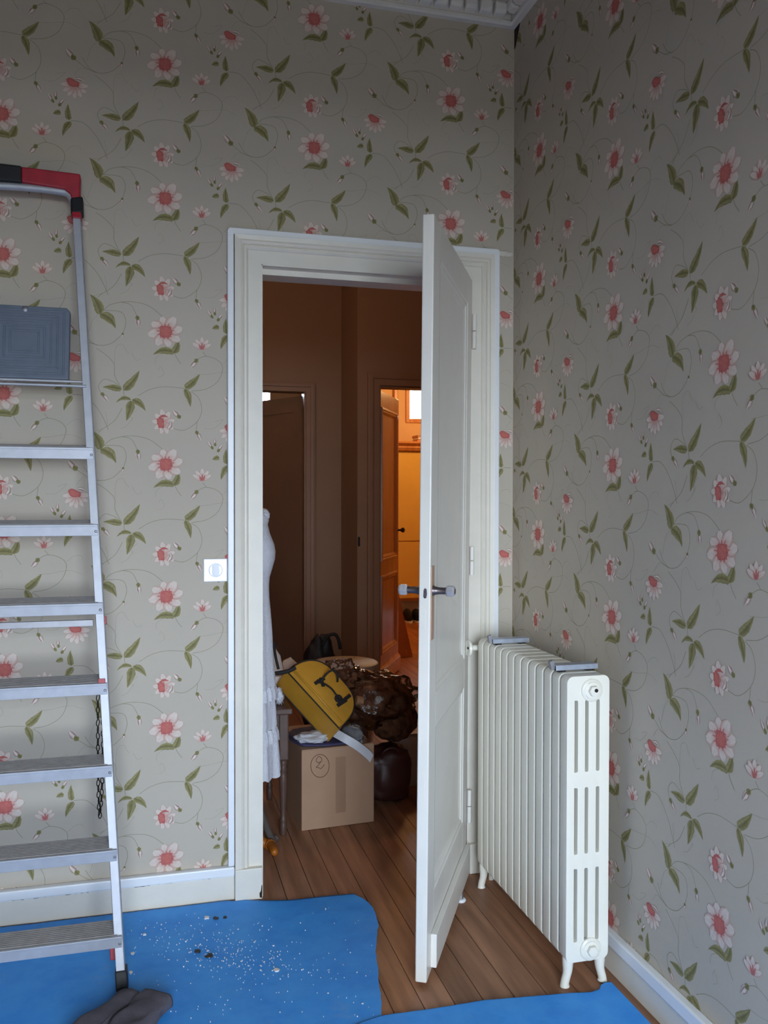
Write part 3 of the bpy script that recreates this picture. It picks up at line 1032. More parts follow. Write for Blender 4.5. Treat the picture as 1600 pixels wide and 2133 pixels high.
for s in (1, -1):
    bb = MB()
    for (dx, dn, ha, hb) in ((-.011, .002, .012, .002), (-.0005, .026, .0015, .026), (-.009, .050, .010, .0015)):
        bb.bar(lpt(s, .05, dx, dn), lpt(s, 2.345, dx, dn), (ha, 0, 0), LN * hb)
    obj('stile', bb, ALU, lad, bevel=.0008)
    ft = obj('foot', MB().bar(lpt(s, -.004, -.010, .024) + Vector((0, 0, .0125)), lpt(s, .062, -.010, .024), (.0165, 0, 0), LN * .033), BLACKP, lad, bevel=.004)
    # rear frame folded against the front
    bb = MB()
    for (dx, dn, ha, hb) in ((-.018, .062, .008, .0015), (-.026, .075, .0015, .014)):
        bb.bar(lpt(s, .11, dx, dn), lpt(s, 2.25, dx, dn), (ha, 0, 0), LN * hb)
    rs = obj('rear_stile', bb, ALUD, lad, bevel=.0008)
    obj('end_cap', MB().bar(lpt(s, .075, -.030, .070), lpt(s, .125, -.030, .070), (.0105, 0, 0), LN * .016), REDP, rs, bevel=.002)
obj('rear_crossbar', MB().bar(lpt(1, 1.045, -.035, .07), lpt(-1, 1.045, -.035, .07), (0, .006, 0), (0, 0, .010)), ALUD, lad, bevel=.001)
tilt = math.radians(8)
TY = Vector((0, math.cos(tilt), math.sin(tilt)))
TZ = Vector((0, -math.sin(tilt), math.cos(tilt)))
for i in range(7):
    z = .14 + .2359 * i
    hwid = lx(z) - XC
    c = Vector((XC, ly(z) - .004, z))
    t = obj('tread', MB().obox(c, (hwid - .002, 0, 0), TY * .0018, TZ * .0165).obox(c + TZ * .0165 + TY * .0 - TZ * .001, (hwid - .002, 0, 0), TY * .004, TZ * .0035), ALU, lad, bevel=.001)
    top = MB().obox(c + TY * .042 + TZ * .0165, (hwid - .014, 0, 0), TY * .041, TZ * .0016)
    for k in range(9):
        top.obox(c + TY * (.012 + .0085 * k) + TZ * .0188, (hwid - .016, 0, 0), TY * .0022, TZ * .0011)
    top.obox(c + TY * .082 + TZ * .006, (hwid - .014, 0, 0), TY * .0015, TZ * .011)
    obj('tread_top', top, TREAD, t)
    for s in (1, -1):
        obj('rivet', MB().lathe([(.0042, 0), (.0042, .001), (.002, .0024)], 10, (XC + s * (hwid - .008), ly(z) - .006, z - .003), (0, -1, 0)), ALUD, t)
z = .14 + .2359 * 3
for s in (1, -1):
    obj('clip', MB().bar(lpt(s, z + .012, -.016, -.003), lpt(s, z + .030, -.016, -.003), (.010, 0, 0), LN * .004), REDP, lad, bevel=.001)
obj('clip', MB().bar(lpt(1, z + .19, .003, .03), lpt(1, z + .215, .003, .03), (.003, 0, 0), LN * .01), REDP, lad, bevel=.001)


# platform folded upright
def pf(u, v, d):      # u along x from the ladder axis, v up the ladder from 1.905, d towards the room
    return Vector((XC + u, ly(1.905), 1.905)) + LA * v - LN * (d - .012)


plat = obj('platform', MB().prism([(-.131, -.118), (.131, -.118), (.133, .105), (.122, .117), (-.122, .117), (-.133, .105)], pf, -.012, .010), PLATE, lad, bevel=.004, seg=3)
for k, (a, bq) in enumerate(((.118, .104), (.099, .087), (.080, .070), (.061, .053), (.044, .037))):
    bb = MB()
    wv = .0055
    for (u0, u1, v0, v1) in ((-a, a, bq - wv, bq), (-a, a, -bq, -bq + wv), (-a, -a + wv, -bq + wv, bq - wv), (a - wv, a, -bq + wv, bq - wv)):
        bb.prism([(u0, v0), (u1, v0), (u1, v1), (u0, v1)], pf, .0095, .0135)
    obj('ridge', bb, PLATE, plat, bevel=.0015)
obj('plate_stud', MB().lathe([(.010, 0), (.010, .002), (.006, .005)], 16, pf(0, .105, .0095), -LN), ALUD, plat, smooth=True)
for zz, dn in ((1.785, .0), (1.768, -.012)):
    obj('support_rod', MB().tube([lpt(1, zz, -.012, dn + .01), lpt(-1, zz, -.012, dn + .01)], .0045, 10), ALU, lad, smooth=True)
# top rail with the red and black grip
zt_ = 2.372
path = smooth_path([lpt(1, 2.30, -.010, .024), lpt(1, 2.345, -.012, .022), Vector((lx(2.4) - .03, ly(2.4) + .02, 2.402)), Vector((lx(2.4) - .075, ly(2.4) + .02, 2.412)), Vector((XC, ly(2.4) + .02, 2.414)),
                    Vector((2 * XC - lx(2.4) + .075, ly(2.4) + .02, 2.412)), Vector((2 * XC - lx(2.4) + .03, ly(2.4) + .02, 2.402)), lpt(-1, 2.345, -.012, .022), lpt(-1, 2.30, -.010, .024)], 6)
obj('top_rail', MB().tube(path, .0125, 14), ALU, lad, smooth='all')
gy = ly(2.42) + .02


def grip(x0, x1, z0a, z0b, z1a, z1b):
    return MB().prism([(x0, z0a), (x1, z0b), (x1, z1b), (x0, z1a)], lambda u, v, d: (u, gy + d, v), -.024, .024)


def gpoly(pts):
    return MB().prism(pts, lambda u, v, d: (u, gy + d, v), -.024, .024)


obj('grip', gpoly([(-1.738, 2.424), (-1.610, 2.414), (-1.592, 2.400), (-1.584, 2.375), (-1.562, 2.375), (-1.560, 2.467), (-1.738, 2.473)]), REDP, lad, bevel=.005, seg=3)
obj('grip_pad', grip(-1.850, -1.736, 2.422, 2.422, 2.479, 2.476), BLACKP, lad, bevel=.007, seg=3)
obj('grip', grip(-1.878, -1.848, 2.375, 2.395, 2.469, 2.472), REDP, lad, bevel=.005, seg=3)
for s in (1, -1):
    obj('joint', MB().bar(lpt(s, 2.335, -.010, .022), lpt(s, 2.392, -.008, .022), (.019, 0, .004), LN * .024), BLACKP, lad, bevel=.007, seg=3)
    obj('joint_collar', MB().bar(lpt(s, 2.318, -.011, .022), lpt(s, 2.338, -.011, .022), (.014, 0, 0), LN * .027), REDP, lad, bevel=.002)
# safety chain
ch = obj('chain', MB().lathe([(.006, -.004), (.006, .004)], 10, on(1, 214, 1492, -.235), (0, 1, 0)), DARKM, lad)
lm = None
P1 = [on(1, 204, 1442, -.22), on(1, 204, 1560, -.24), on(1, 205, 1650, -.25), on(1, 207, 1698, -.255)]
P2 = [on(1, 214, 1492, -.235), on(1, 214, 1570, -.245), on(1, 212, 1650, -.255), on(1, 208, 1700, -.262)]
for P_ in (P1, P2):
    pth = smooth_path(P_, 40)
    acc, last, kk = 0, pth[0], 0
    for q in pth[1:]:
        acc += (q - last).length
        if acc >= .0165:
            acc = 0
            if lm is None:
                ov = [(.0048 * math.cos(a), 0, .0105 * math.sin(a)) for a in [2 * PI * j / 12 for j in range(12)]]
                bb = MB().tube(ov, .0016, 6, closed=True)
                lm = bpy.data.meshes.new('link')
                lm.from_pydata(bb.v, [], bb.f)
                lm.materials.append(DARKM)
            o = bpy.data.objects.new('link', lm)
            COL.objects.link(o)
            o.parent = ch
            o.matrix_parent_inverse = wm(ch).inverted()
            o.location = q
            o.rotation_euler = (0, rnd.uniform(-.15, .15), .35 + (kk % 2) * .95)
            kk += 1
        last = q

# ------------------------------------------------------------------ blue protective sheets and debris
TZ0 = .003


def wr(x, y, a=.0022):
    return TZ0 + a * (noise.noise(Vector((x * 5, y * 5, 3))) + .6 * noise.noise(Vector((x * 14, y * 17, 1)))) * .5 + a * .5


def interp(tab, t):
    for (a, x), (c_, y) in zip(tab, tab[1:]):
        if a <= t <= c_:
            return x + (y - x) * (t - a) / (c_ - a)
    return tab[0][1] if t < tab[0][0] else tab[-1][1]


edge_x = [(-1.00, -.745), (-.84, -.738), (-.82, -.737), (-.74, -.716), (-.659, -.703), (-.58, -.684), (-.504, -.672), (-.42, -.648), (-.35, -.625), (-.316, -.615), (-.25, -.606), (-.20, -.606), (-.175, -.610), (-.13, -.622), (-.09, -.641), (-.089, -1.0), (0, -1.05)]
tabx = [(-1.00, -.745), (-.82, -.737), (-.74, -.716), (-.659, -.703), (-.58, -.684), (-.504, -.672), (-.42, -.648), (-.316, -.615), (-.25, -.607), (-.20, -.606), (-.17, -.611), (-.13, -.624), (-.092, -.645)]
tabw = [(-3.5, -.030), (-1.09, -.030), (-1.062, -.0395), (-1.022, -.0395), (-1.018, -.045), (-1.0, -.050), (-.96, -.060), (-.90, -.075), (-.847, -.081), (-.75, -.082), (-.641, -.090), (-.60, -.09)]


def sheet1(u, v):
    # u across (left to right edge), v from the front to the wall
    xl = -3.45
    y0 = -1.25
    yb = -.086
    yt = y0 + (yb - y0) * v
    xr = interp(tabx, max(-1, yt))
    x = xl + (xr - xl) * (1 - (1 - u) ** 1.6)
    ytop = interp(tabw, x)
    y = y0 + (ytop - y0) * v
    jx = .0035 * noise.noise(Vector((0, y * 40, 5))) * (u > .999)
    jy = .003 * noise.noise(Vector((x * 45, 0, 9))) * (v > .999) * (x > -1.0)
    return (x + jx, y + jy, wr(x, y))


def mk_sheet(fn, nu, nv, label, name='drop_cloth'):
    bb = MB().grid(fn, nu, nv)
    o = obj(name, bb, TARP, None, smooth='all')
    so_ = o.modifiers.new('thickness', 'SOLIDIFY')
    so_.thickness, so_.offset = .0016, 1
    return tag(o, label, 'sheet', 'blue protective sheets on the floor')


mk_sheet(sheet1, 150, 110, 'wide blue protective sheet spread under the ladder and up to the doorway')
tab2 = [(-3.5, -.99), (-1.6, -.985), (-1.2, -.955), (-.95, -.905), (-.80, -.838), (-.737, -.822), (-.60, -.828), (-.438, -.827), (-.30, -.845), (-.194, -.857), (-.13, -.868), (-.10, -.862), (-.085, -.842), (-.066, -.834), (-.050, -.836), (-.046, -.84), (0, -.85)]


def sheet2(u, v):
    x = -3.45 + (-.048 + 3.45) * (1 - (1 - u) ** 1.6)
    yt = interp(tab2, x) + .002 * noise.noise(Vector((x * 40, 0, 2))) * (v > .999)
    y = -2.3 + (yt + 2.3) * (1 - (1 - v) ** 1.4)
    return (x, y, wr(x + 9, y) + .0042)


mk_sheet(sheet2, 140, 80, 'blue protective sheet in the foreground running to the radiator foot')


def flake(px, py, r, material, label, seed, name='paint_flake', z=None):
    p = on(2, px, py, TZ0 + .004)
    rr = random.Random(seed)
    n = 8
    poly_ = [(p.x + math.cos(2 * PI * i / n) * r * rr.uniform(.5, 1.25), p.y + math.sin(2 * PI * i / n) * r * rr.uniform(.5, 1.4)) for i in range(n)]
    o = obj(name, MB().prism(poly_, lambda u, v, d: (u, v, d), TZ0 + .003, TZ0 + .0065), material)
    tag(o, label, 'paint flake', 'loose paint flakes on the blue sheet')


flake(431, 1912, .011, FLAKE, 'white paint flake lying beside dark chips near the door frame', 1)
flake(449, 1913, .009, FLAKED, 'dark paint chip next to the white flake near the door frame', 2)
flake(469, 1911, .008, FLAKED, 'dark paint chip closest to the door frame plinth', 3)
flake(413, 1982, .011, FLAKED, 'flat dark paint chip in the middle of the blue sheet', 4)
flake(436, 1992, .012, FLAKED, 'small dark peaked paint chip in the middle of the blue sheet', 5)
flake(576, 2021, .009, FLAKE, 'small white paint flake alone near the sheet centre', 6)
flake(272, 2026, .008, FLAKE, 'white paint flake close beside the ladder stile', 7)
flake(277, 1986, .007, FLAKE, 'small white paint flake above the ladder foot', 8)
flake(330, 2080, .012, FLAKE, 'white paint flake beside the charcoal rag', 9)
flake(301, 1947, .006, FLAKE, 'white paint flake between ladder and dark chips', 10)
bb = MB()
for k in range(420):
    if k < 290:
        t_ = rnd.gauss(0, 1)
        px, py = 470 + 90 * t_ + rnd.gauss(0, 30), 1985 + 22 * t_ + rnd.gauss(0, 26)
    else:
        px, py = rnd.uniform(270, 780), rnd.uniform(1890, 2130)
    p = on(2, px, py, TZ0 + .004)
    if p.x > interp(tabx, p.y) - .01 or p.y > -.1:
        continue
    r = rnd.choice((.0007, .0008, .001, .0013, .0020)) * rnd.uniform(.7, 1.3)
    a0 = rnd.uniform(0, PI)
    pts = [(p.x + r * math.cos(a0 + q) * rnd.uniform(.6, 1.3), p.y + r * math.sin(a0 + q) * rnd.uniform(.6, 1.3)) for q in (0, 1.5, 3, 4.6)]
    bb.prism(pts, lambda u, v, d: (u, v, d), TZ0 + .0038, TZ0 + .0064)
tag(obj('paint_dust', bb, FLAKE), 'fine white paint crumbs scattered over the blue sheet', 'paint dust', None, 'stuff')

# charcoal rag by the ladder foot
rag = thing('rag', 'crumpled charcoal grey cloth lying against the ladder foot', 'cloth', (-1.36, -.62, 0))


def fold(pts, halfw, h, seed):
    """a thick folded band of cloth following pts on the floor"""
    pth = smooth_path([(p.x, p.y, 0) for p in pts], 8)
    n = len(pth)

    def f(u, v):
        i = min(n - 1, int(round(v * (n - 1))))
        a, b2 = pth[max(0, i - 1)], pth[min(n - 1, i + 1)]
        t = (b2 - a).normalized()
        s = Vector((-t.y, t.x, 0))
        an = 2 * PI * u
        cs, sn = math.cos(an), math.sin(an)
        e = .98 if 0 < v < 1 else .25
        q = pth[i] + s * (halfw * e * math.copysign(abs(cs) ** .6, cs))
        z = .010 + h * .5 + h * .5 * e * math.copysign(abs(sn) ** .7, sn)
        k = noise.noise(q * 16 + Vector((seed, 0, an)))
        q = q + s * .012 * k
        q.z = max(.0105, z + .010 * k * (sn > 0))
        return q
    return MB().grid(f, 30, n - 1, True)


gp = lambda x, y: on(2, x, y, .012)
obj('fold', fold([gp(150, 2185), gp(205, 2140), gp(250, 2112), gp(285, 2088)], .042, .040, 1), RAG, rag, smooth='all')
obj('fold', fold([gp(215, 2230), gp(262, 2170), gp(300, 2125), gp(331, 2094)], .050, .048, 5), RAG, rag, smooth='all')

# floor door stop
ds = thing('door_stop', 'small white rubber door stop on the floor behind the door', 'door stop', (-.293, -.235, 0))
obj('buffer', MB().lathe([(.010, 0), (.0165, .001), (.019, .006), (.0165, .011), (.010, .012)], 24, (-.293, -.235, 0)), WHITE, ds, smooth='all')
obj('stem', MB().lathe([(.0085, .0115), (.0085, .030), (.006, .033)], 14, (-.293, -.235, 0)), ALUD, ds, smooth=True)

# ------------------------------------------------------------------ things in the hall
# dress form and lace dress behind the left jamb
DX, DY = -1.001, .31
df = thing('dress_form', 'wooden footed dress form hidden under a white lace dress', 'dress form', (DX, DY, 0))
obj('neck', MB().lathe([(.072, 1.355), (.052, 1.385), (.046, 1.44), (.046, 1.462)], 24, (DX, DY, 0)), mat('form_linen', (180, 170, 158), .85), df, smooth=True)
obj('neck_cap', MB().lathe([(.047, 1.462), (.040, 1.472), (.012, 1.478), (.016, 1.495), (.008, 1.505)], 20, (DX, DY, 0)), DKWOOD, df, smooth=True)
obj('pole', MB().lathe([(.016, .25), (.016, .95), (.03, 1.0), (.03, 1.05)], 14, (DX, DY, 0)), GREYW, df, smooth=True)
for a in (.78, 2.9, 4.95):
    d = Vector((math.cos(a), math.sin(a), 0))
    o_ = Vector((DX, DY, 0))
    pp = smooth_path([o_ + d * .01 + Vector((0, 0, .30)), o_ + d * .07 + Vector((0, 0, .24)), o_ + d * .145 + Vector((0, 0, .09)), o_ + d * .19 + Vector((0, 0, .016)), o_ + d * .215 + Vector((0, 0, .016))], 5) if a != 4.95 else \
        smooth_path([o_ + d * .01 + Vector((0, 0, .30)), o_ + d * .05 + Vector((0, 0, .24)), o_ + d * .10 + Vector((0, 0, .09)), o_ + d * .13 + Vector((0, 0, .016)), o_ + d * .15 + Vector((0, 0, .016))], 5)
    obj('leg', MB().tube(pp, .015, 10), GREYW, df, smooth='all')
prof = [(.060, 1.385), (.088, 1.374), (.102, 1.350), (.104, 1.332), (.0995, 1.315), (.108, 1.28), (.124, 1.24), (.1295, 1.21), (.127, 1.18), (.117, 1.145), (.107, 1.11), (.1045, 1.075), (.106, 1.03), (.110, .985), (.114, .94), (.118, .88), (.119, .82), (.122, .76), (.128, .70), (.124, .66), (.130, .60), (.133, .54), (.129, .525), (.136, .50), (.139, .44), (.142, .40), (.144, .362), (.145, .345)]


def folds(an, i):
    k = max(0, (i - 9) / 18)
    return 1 + .055 * k * math.sin(an * 11 + .6 * math.sin(an * 3)) + .018 * k * math.sin(an * 23 + i * .2)


bb = MB()
n_ = 96
vs = []
for i, (r, z) in enumerate(prof):
    for j in range(n_):
        an = 2 * PI * j / n_
        rr = r * folds(an, i) * (.84 + .16 * abs(math.cos(an)) if i < 14 else .9 + .1 * abs(math.cos(an)))
        dz = -.010 * abs(math.sin(an * 9)) if i == len(prof) - 1 else 0
        vs.append((DX + rr * math.cos(an), DY + rr * math.sin(an), z + dz))
bb.add(vs, [(i * n_ + j, i * n_ + (j + 1) % n_, (i + 1) * n_ + (j + 1) % n_, (i + 1) * n_ + j) for i in range(len(prof) - 1) for j in range(n_)])
dr = thing('lace_dress', 'long white lace dress hanging just inside the doorway on the left', 'dress', (DX, DY, .34))
obj('gown', bb, LACE, dr, smooth='all')
for k, (zz, rr) in enumerate(((.690, .134), (.525, .140))):
    bb = MB()
    vs = []
    for lvl, (dz, dr_) in enumerate(((0, -.010), (-.018, -.003), (-.036, -.001), (-.050, .000))):
        for j in range(n_):
            an = 2 * PI * j / n_
            r = (rr + dr_ + .006 * math.sin(an * 26)) * (.9 + .1 * abs(math.cos(an)))
            vs.append((DX + r * math.cos(an), DY + r * math.sin(an), zz + dz - (.006 * abs(math.sin(an * 13)) if lvl == 3 else 0)))
    bb.add(vs, [(i * n_ + j, i * n_ + (j + 1) % n_, (i + 1) * n_ + (j + 1) % n_, (i + 1) * n_ + j) for i in range(3) for j in range(n_)])
    obj('ruffle', bb, LACE, dr, smooth='all')
obj('shoulder_puff', MB().blob((DX + .078, DY - .01, 1.352), (.028, .04, .026), .25, 5, 2, 22, 14), LACE, dr, smooth='all')

# low table with turned legs
tb = thing('side_table', 'low dark wooden table with turned legs behind the white dress', 'table', (-1.05, .75, 0))
obj('top', MB().box(-1.34, -.775, .485, 1.0, .515, .540), DKWOOD, tb, bevel=.006)
obj('apron', MB().box(-1.31, -.80, .505, .525, .455, .515).box(-1.31, -.80, .960, .980, .455, .515).box(-1.31, -1.29, .525, .96, .455, .515).box(-.82, -.80, .525, .96, .455, .515), DKWOOD, tb)
for x in (-1.29, -.810):
    for y in (.52, .965):
        o_ = obj('leg', MB().box(x - .021, x + .021, y - .021, y + .021, .320, .515), DKWOOD, tb, bevel=.006)
        obj('turning', MB().lathe([(.012, 0), (.014, .004), (.0145, .050), (.012, .056), (.016, .064), (.012, .072), (.011, .09), (.014, .16), (.018, .225), (.0185, .255), (.014, .272), (.019, .282), (.014, .292), (.018, .306), (.016, .322)], 16, (x, y, 0)), DKWOOD, o_, smooth='all')
# papers and cloth on the table
pp_ = thing('paper_heap', 'crumpled white papers on the low table beside the yellow bag', 'papers', (-.86, .66, .54))


def sheet_of(name, pts4, bend, parent, material, seed):
    a, b2, c_, d_ = [Vector(p) for p in pts4]
    nrm = (b2 - a).cross(d_ - a).normalized()

    def f(u, v):
        q = a * (1 - u) * (1 - v) + b2 * u * (1 - v) + c_ * u * v + d_ * (1 - u) * v
        return q + nrm * (bend * math.sin(PI * u) * math.sin(PI * v) + .012 * noise.noise(q * 14 + Vector((seed, 0, 0))))
    o = obj(name, MB().grid(f, 12, 12), material, parent, smooth='all')
    so_ = o.modifiers.new('thickness', 'SOLIDIFY')
    so_.thickness = .0012
    return o


PW = mat('white_paper', (206, 198, 192), .8)
sheet_of('sheet', [on(1, 572, 1418, .80), on(1, 652, 1412, .84), on(1, 606, 1366, .90), on(1, 590, 1376, .90)], .02, pp_, PW, 1)
sheet_of('sheet', [on(1, 560, 1420, .74), on(1, 592, 1396, .76), on(1, 584, 1366, .80), on(1, 566, 1338, .80)], .02, pp_, PW, 2)
sheet_of('sheet', [on(1, 575, 1440, .70), on(1, 600, 1432, .70), on(1, 606, 1405, .74), on(1, 572, 1410, .74)], -.015, pp_, PW, 4)
bkp = [on(1, 571, 1338, .60), on(1, 573, 1362, .585), on(1, 580, 1394, .575), on(1, 573, 1403, .575), on(1, 600, 1398, .57), on(1, 616, 1390, .57)]
hg = obj('coat_hanger', MB().tube(smooth_path(bkp[:3], 6), .006, 8).tube(smooth_path(bkp[3:], 6), .009, 8), BLKC, None, smooth='all')
tag(hg, 'thin black strap lying over the white papers by the dress', 'strap')
hg.name = 'black_strap'
sc_ = obj('scrunched_fabric', MB().blob(on(1, 583, 1452, .545) + Vector((0, .02, 0)), (.018, .018, .032), .7, 5, 3, 26, 18), LACE, None, smooth='all')
tag(sc_, 'small bunch of gathered white fabric beside the yellow bag', 'fabric')

# cardboard box
bx = thing('cardboard_box', 'plain brown cardboard box with a circled pencil mark under the yellow bag', 'box', (-.57, .74, 0))
P00, P10 = Vector((-.728, .540, 0)), Vector((-.404, .566, 0))
ex = (P10 - P00).normalized()
ey = Vector((-ex.y, ex.x, 0))
BW, BD, BH = (P10 - P00).length, .40, .342


def bp_(u, v, z):
    return P00 + ex * u + ey * v + Vector((0, 0, z))


def pbox(u0, u1, v0, v1, z0, z1):
    c = (bp_(u0, v0, z0) + bp_(u1, v1, z1)) / 2
    return MB().obox(c, ex * (u1 - u0) / 2, ey * (v1 - v0) / 2, (0, 0, (z1 - z0) / 2))


obj('side', pbox(0, BW, 0, .005, .001, BH), CARD, bx, bevel=.0015)
obj('side', pbox(0, BW, BD - .005, BD, .001, BH), CARD, bx, bevel=.0015)
obj('side', pbox(0, .005, .005, BD - .005, .001, BH), CARD, bx)
obj('side', pbox(BW - .005, BW, .005, BD - .005, .001, BH), CARD, bx)
obj('bottom', pbox(.005, BW - .005, .005, BD - .005, .001, .006), CARD, bx)
obj('flap', pbox(.002, BW - .002, .002, BD / 2 - .001, BH - .001, BH + .004), CARD, bx)
obj('flap', pbox(.002, BW - .002, BD / 2 + .001, BD - .002, BH - .001, BH + .004), CARD, bx)
obj('tape', pbox(.150, .196, -.0006, 0, .06, BH - .04), mat('brown_tape', (156, 122, 98), .4), bx)


def bface(cx, cy):     # photo crop position -> point on the box front
    px, py = 540 + cx / 4.267, 1280 + cy / 4.267
    d = ray(px, py)
    n = -ey
    t = (P00 - CAM).dot(n) / d.dot(n)
    return CAM + d * t - ey * .0004


ring = [bface(540 + 82 * math.cos(a), 1345 + 102 * math.sin(a)) for a in [2 * PI * k / 40 for k in range(40)]]
obj('marking', MB().tube(ring, .0013, 5, closed=True), INK, bx)
obj('marking', MB().tube(smooth_path([bface(*q) for q in ((548, 1308), (525, 1318), (508, 1302), (512, 1280), (530, 1262), (552, 1276), (556, 1298), (540, 1318), (524, 1342), (506, 1358), (530, 1362), (548, 1370), (566, 1352), (580, 1334))], 5), .0013, 5), INK, bx)

# stuff on the box: indigo cloth, plastic bags, white belt
ic = tag(obj('folded_cloth', MB().blob(bp_(.150, .16, BH + .013), (.165, .155, .011), .12, 3, 2, 40, 14, zmin=BH + .005, pw=.7), PURP, None, smooth='all'), 'folded dark indigo cloth lying on top of the cardboard box', 'cloth')
pb = tag(obj('plastic_bag', MB().blob(bp_(.060, .05, BH + .042), (.075, .06, .024), .3, 2.2, 6, 46, 24, zmin=BH + .025), WPLAS, None, smooth='all'), 'crumpled milky plastic bag between the box and the yellow bag', 'plastic bag')
bt_pts = [on(1, 690, 1522, .58), on(1, 715, 1536, .545), on(1, 742, 1552, .53), on(1, 765, 1570, .525), on(1, 774, 1580, .525)]
bb = MB()
bpth = smooth_path(bt_pts, 6)
for i in range(len(bpth) - 1):
    t = (bpth[i + 1] - bpth[i]) * .52
    bb.obox((bpth[i] + bpth[i + 1]) / 2, t, Vector((0, -.004, 0)), Vector((.008, .0, .016)))
tag(obj('white_belt', bb, WPLAS), 'white strap end hanging over the front edge of the cardboard box', 'strap')

# mustard D-shaped bag
cr, cu, cf = _R, _U, _fw


def cdir(a, b2, c_):
    return cr * a + cu * b2 + cf * c_


Lv = cdir(.69, -.69, -.21).normalized()
Tv = cdir(-.42, -.62, .658)
Tv = (Tv - Lv * Tv.dot(Lv)).normalized()
Hv = -(Lv.cross(Tv)).normalized()
if Hv.dot(cdir(.58, .37, .72)) < 0:
    Hv = -Hv
bagc = on(1, 652, 1456, .55)
bag = thing('handbag', 'mustard yellow rounded handbag with black piping tilted on the box', 'bag', bagc)
BL, BT_, BHh = .168, .140, .185


def dshape(k=1., n=20):
    pts = [(-BL * k, 0), (BL * k, 0)]
    pts += [(BL * k * math.copysign(abs(math.cos(a)) ** .62, math.cos(a)), BHh * (k if k < 1 else 1) * math.sin(a) ** .75 + .0) for a in [PI * i / n for i in range(1, n)]]
    return pts


def bq(u, v, d):
    return bagc + Lv * u + Hv * v + Tv * d


dd = dshape()


def rim(t):            # outline slightly puffed
    return [bq(u, v, t) for u, v in dd]


bb = MB()
n = len(dd)
layers = []
for d, k in ((0.000, .955), (.006, .99), (.02, 1.0), (BT_ - .02, 1.0), (BT_ - .006, .99), (BT_, .955)):
    layers += [bq(u * k, (v - .07) * k + .07, d) for u, v in dd]
bb.add(layers, [(i * n + j, i * n + (j + 1) % n, (i + 1) * n + (j + 1) % n, (i + 1) * n + j) for i in range(5) for j in range(n)])
for s_, d in ((0, -.008), (5, BT_ + .008)):
    o0 = s_ * n
    bb.v.append(tuple(bq(0, .075, d)))
    ci = len(bb.v) - 1
    mid = len(bb.v)
    bb.v += [tuple(bq(u * .6, (v - .07) * .6 + .07, d)) for u, v in dd]
    bb.f += [(o0 + j, o0 + (j + 1) % n, mid + (j + 1) % n, mid + j) for j in range(n)] + [(mid + j, mid + (j + 1) % n, ci) for j in range(n)]
obj('body', bb, MUST, bag, smooth=True, angle=35)
for d in (.004, BT_ - .004):
    obj('piping', MB().tube([bq(u * 1.0, v, d) for u, v in dd], .0032, 6, closed=True), BLKC if d < .05 else BLKC, bag, smooth='all')
obj('seam_strip', MB().tube([bq(-BL * .96, .020, -.009), bq(0, .020, -.0125), bq(BL * .96, .020, -.009)], .004, 6), MUST, bag, smooth='all')


def bpix(px, py, lift=.0):
    """point on the bag's front face seen at a photo pixel"""
    d = ray(px, py)
    q0 = bagc - Tv * (.010 + lift)
    return CAM + d * ((q0 - CAM).dot(Tv) / d.dot(Tv))


hd = obj('handle', MB().tube(smooth_path([bpix(668, 1420, .004), bpix(682, 1402, .03), bpix(696, 1396, .04), bpix(703, 1408, .03), bpix(703, 1420, .006)], 6), .0048, 8), BLKC, bag, smooth='all')
obj('handle', MB().tube(smooth_path([bpix(676, 1424, .004), bpix(690, 1434, .012), bpix(698, 1444, .012), bpix(704, 1452, .004)], 6), .0042, 8), BLKC, bag, smooth='all')
for (a, c_) in (((656, 1424), (676, 1413)), ((668, 1412), (674, 1430)), ((660, 1418), (672, 1422)), ((703, 1470), (722, 1458)), ((712, 1462), (730, 1448))):
    pa, pc_ = bpix(*a, .004), bpix(*c_, .006)
    obj('strap_tab', MB().bar(pa, pc_, (pc_ - pa).cross(Tv).normalized() * .0075, Tv * .0025), BLKC, bag, bevel=.001)
obj('buckle', MB().lathe([(.0185, 0), (.0185, .005), (.011, .007), (.008, .004), (.004, .004)], 20, bpix(705, 1456, .002), -Tv), BLKC, bag, smooth=True)

# fur coat in a clear cover
ct = thing('fur_coat', 'dark brown fur coat folded in a clear plastic cover behind the yellow bag', 'coat', (-.34, .86, .2))
bb = MB()
bb.blob((-.330, .885, .455), (.185, .13, .105), .13, 1.8, 3, 72, 44)
fm = obj('fur', bb, FUR, ct, smooth='all')
bb = MB().blob((-.225, .90, .360), (.115, .12, .105), .13, 2., 8, 64, 40)
obj('fur', bb, FUR, ct, smooth='all')
bb = MB().blob((-.44, .91, .54), (.10, .09, .07), .16, 2., 5, 56, 36)
obj('fur', bb, FUR, ct, smooth='all')
obj('cover', MB().blob((-.340, .885, .465), (.225, .155, .130), .22, 2.6, 12, 80, 50), FILM, ct, smooth='all')
obj('cover', MB().blob((-.48, .92, .575), (.09, .09, .075), .35, 3.0, 21, 60, 40), FILM, ct, smooth='all')
cvp = [on(1, 705, 1525, .60), on(1, 772, 1575, .56), on(1, 782, 1500, .66), on(1, 735, 1470, .68)]
o_ = sheet_of('cover', [cvp[0], cvp[1], cvp[2], cvp[3]], .03, ct, FILM, 9)
obj('sleeve_cuff', MB().tube([on(1, 742, 1458, .70), on(1, 756, 1460, .70)], [.020, .019], 16), mat('tan_cuff', (150, 110, 76), .7), ct, smooth=True)

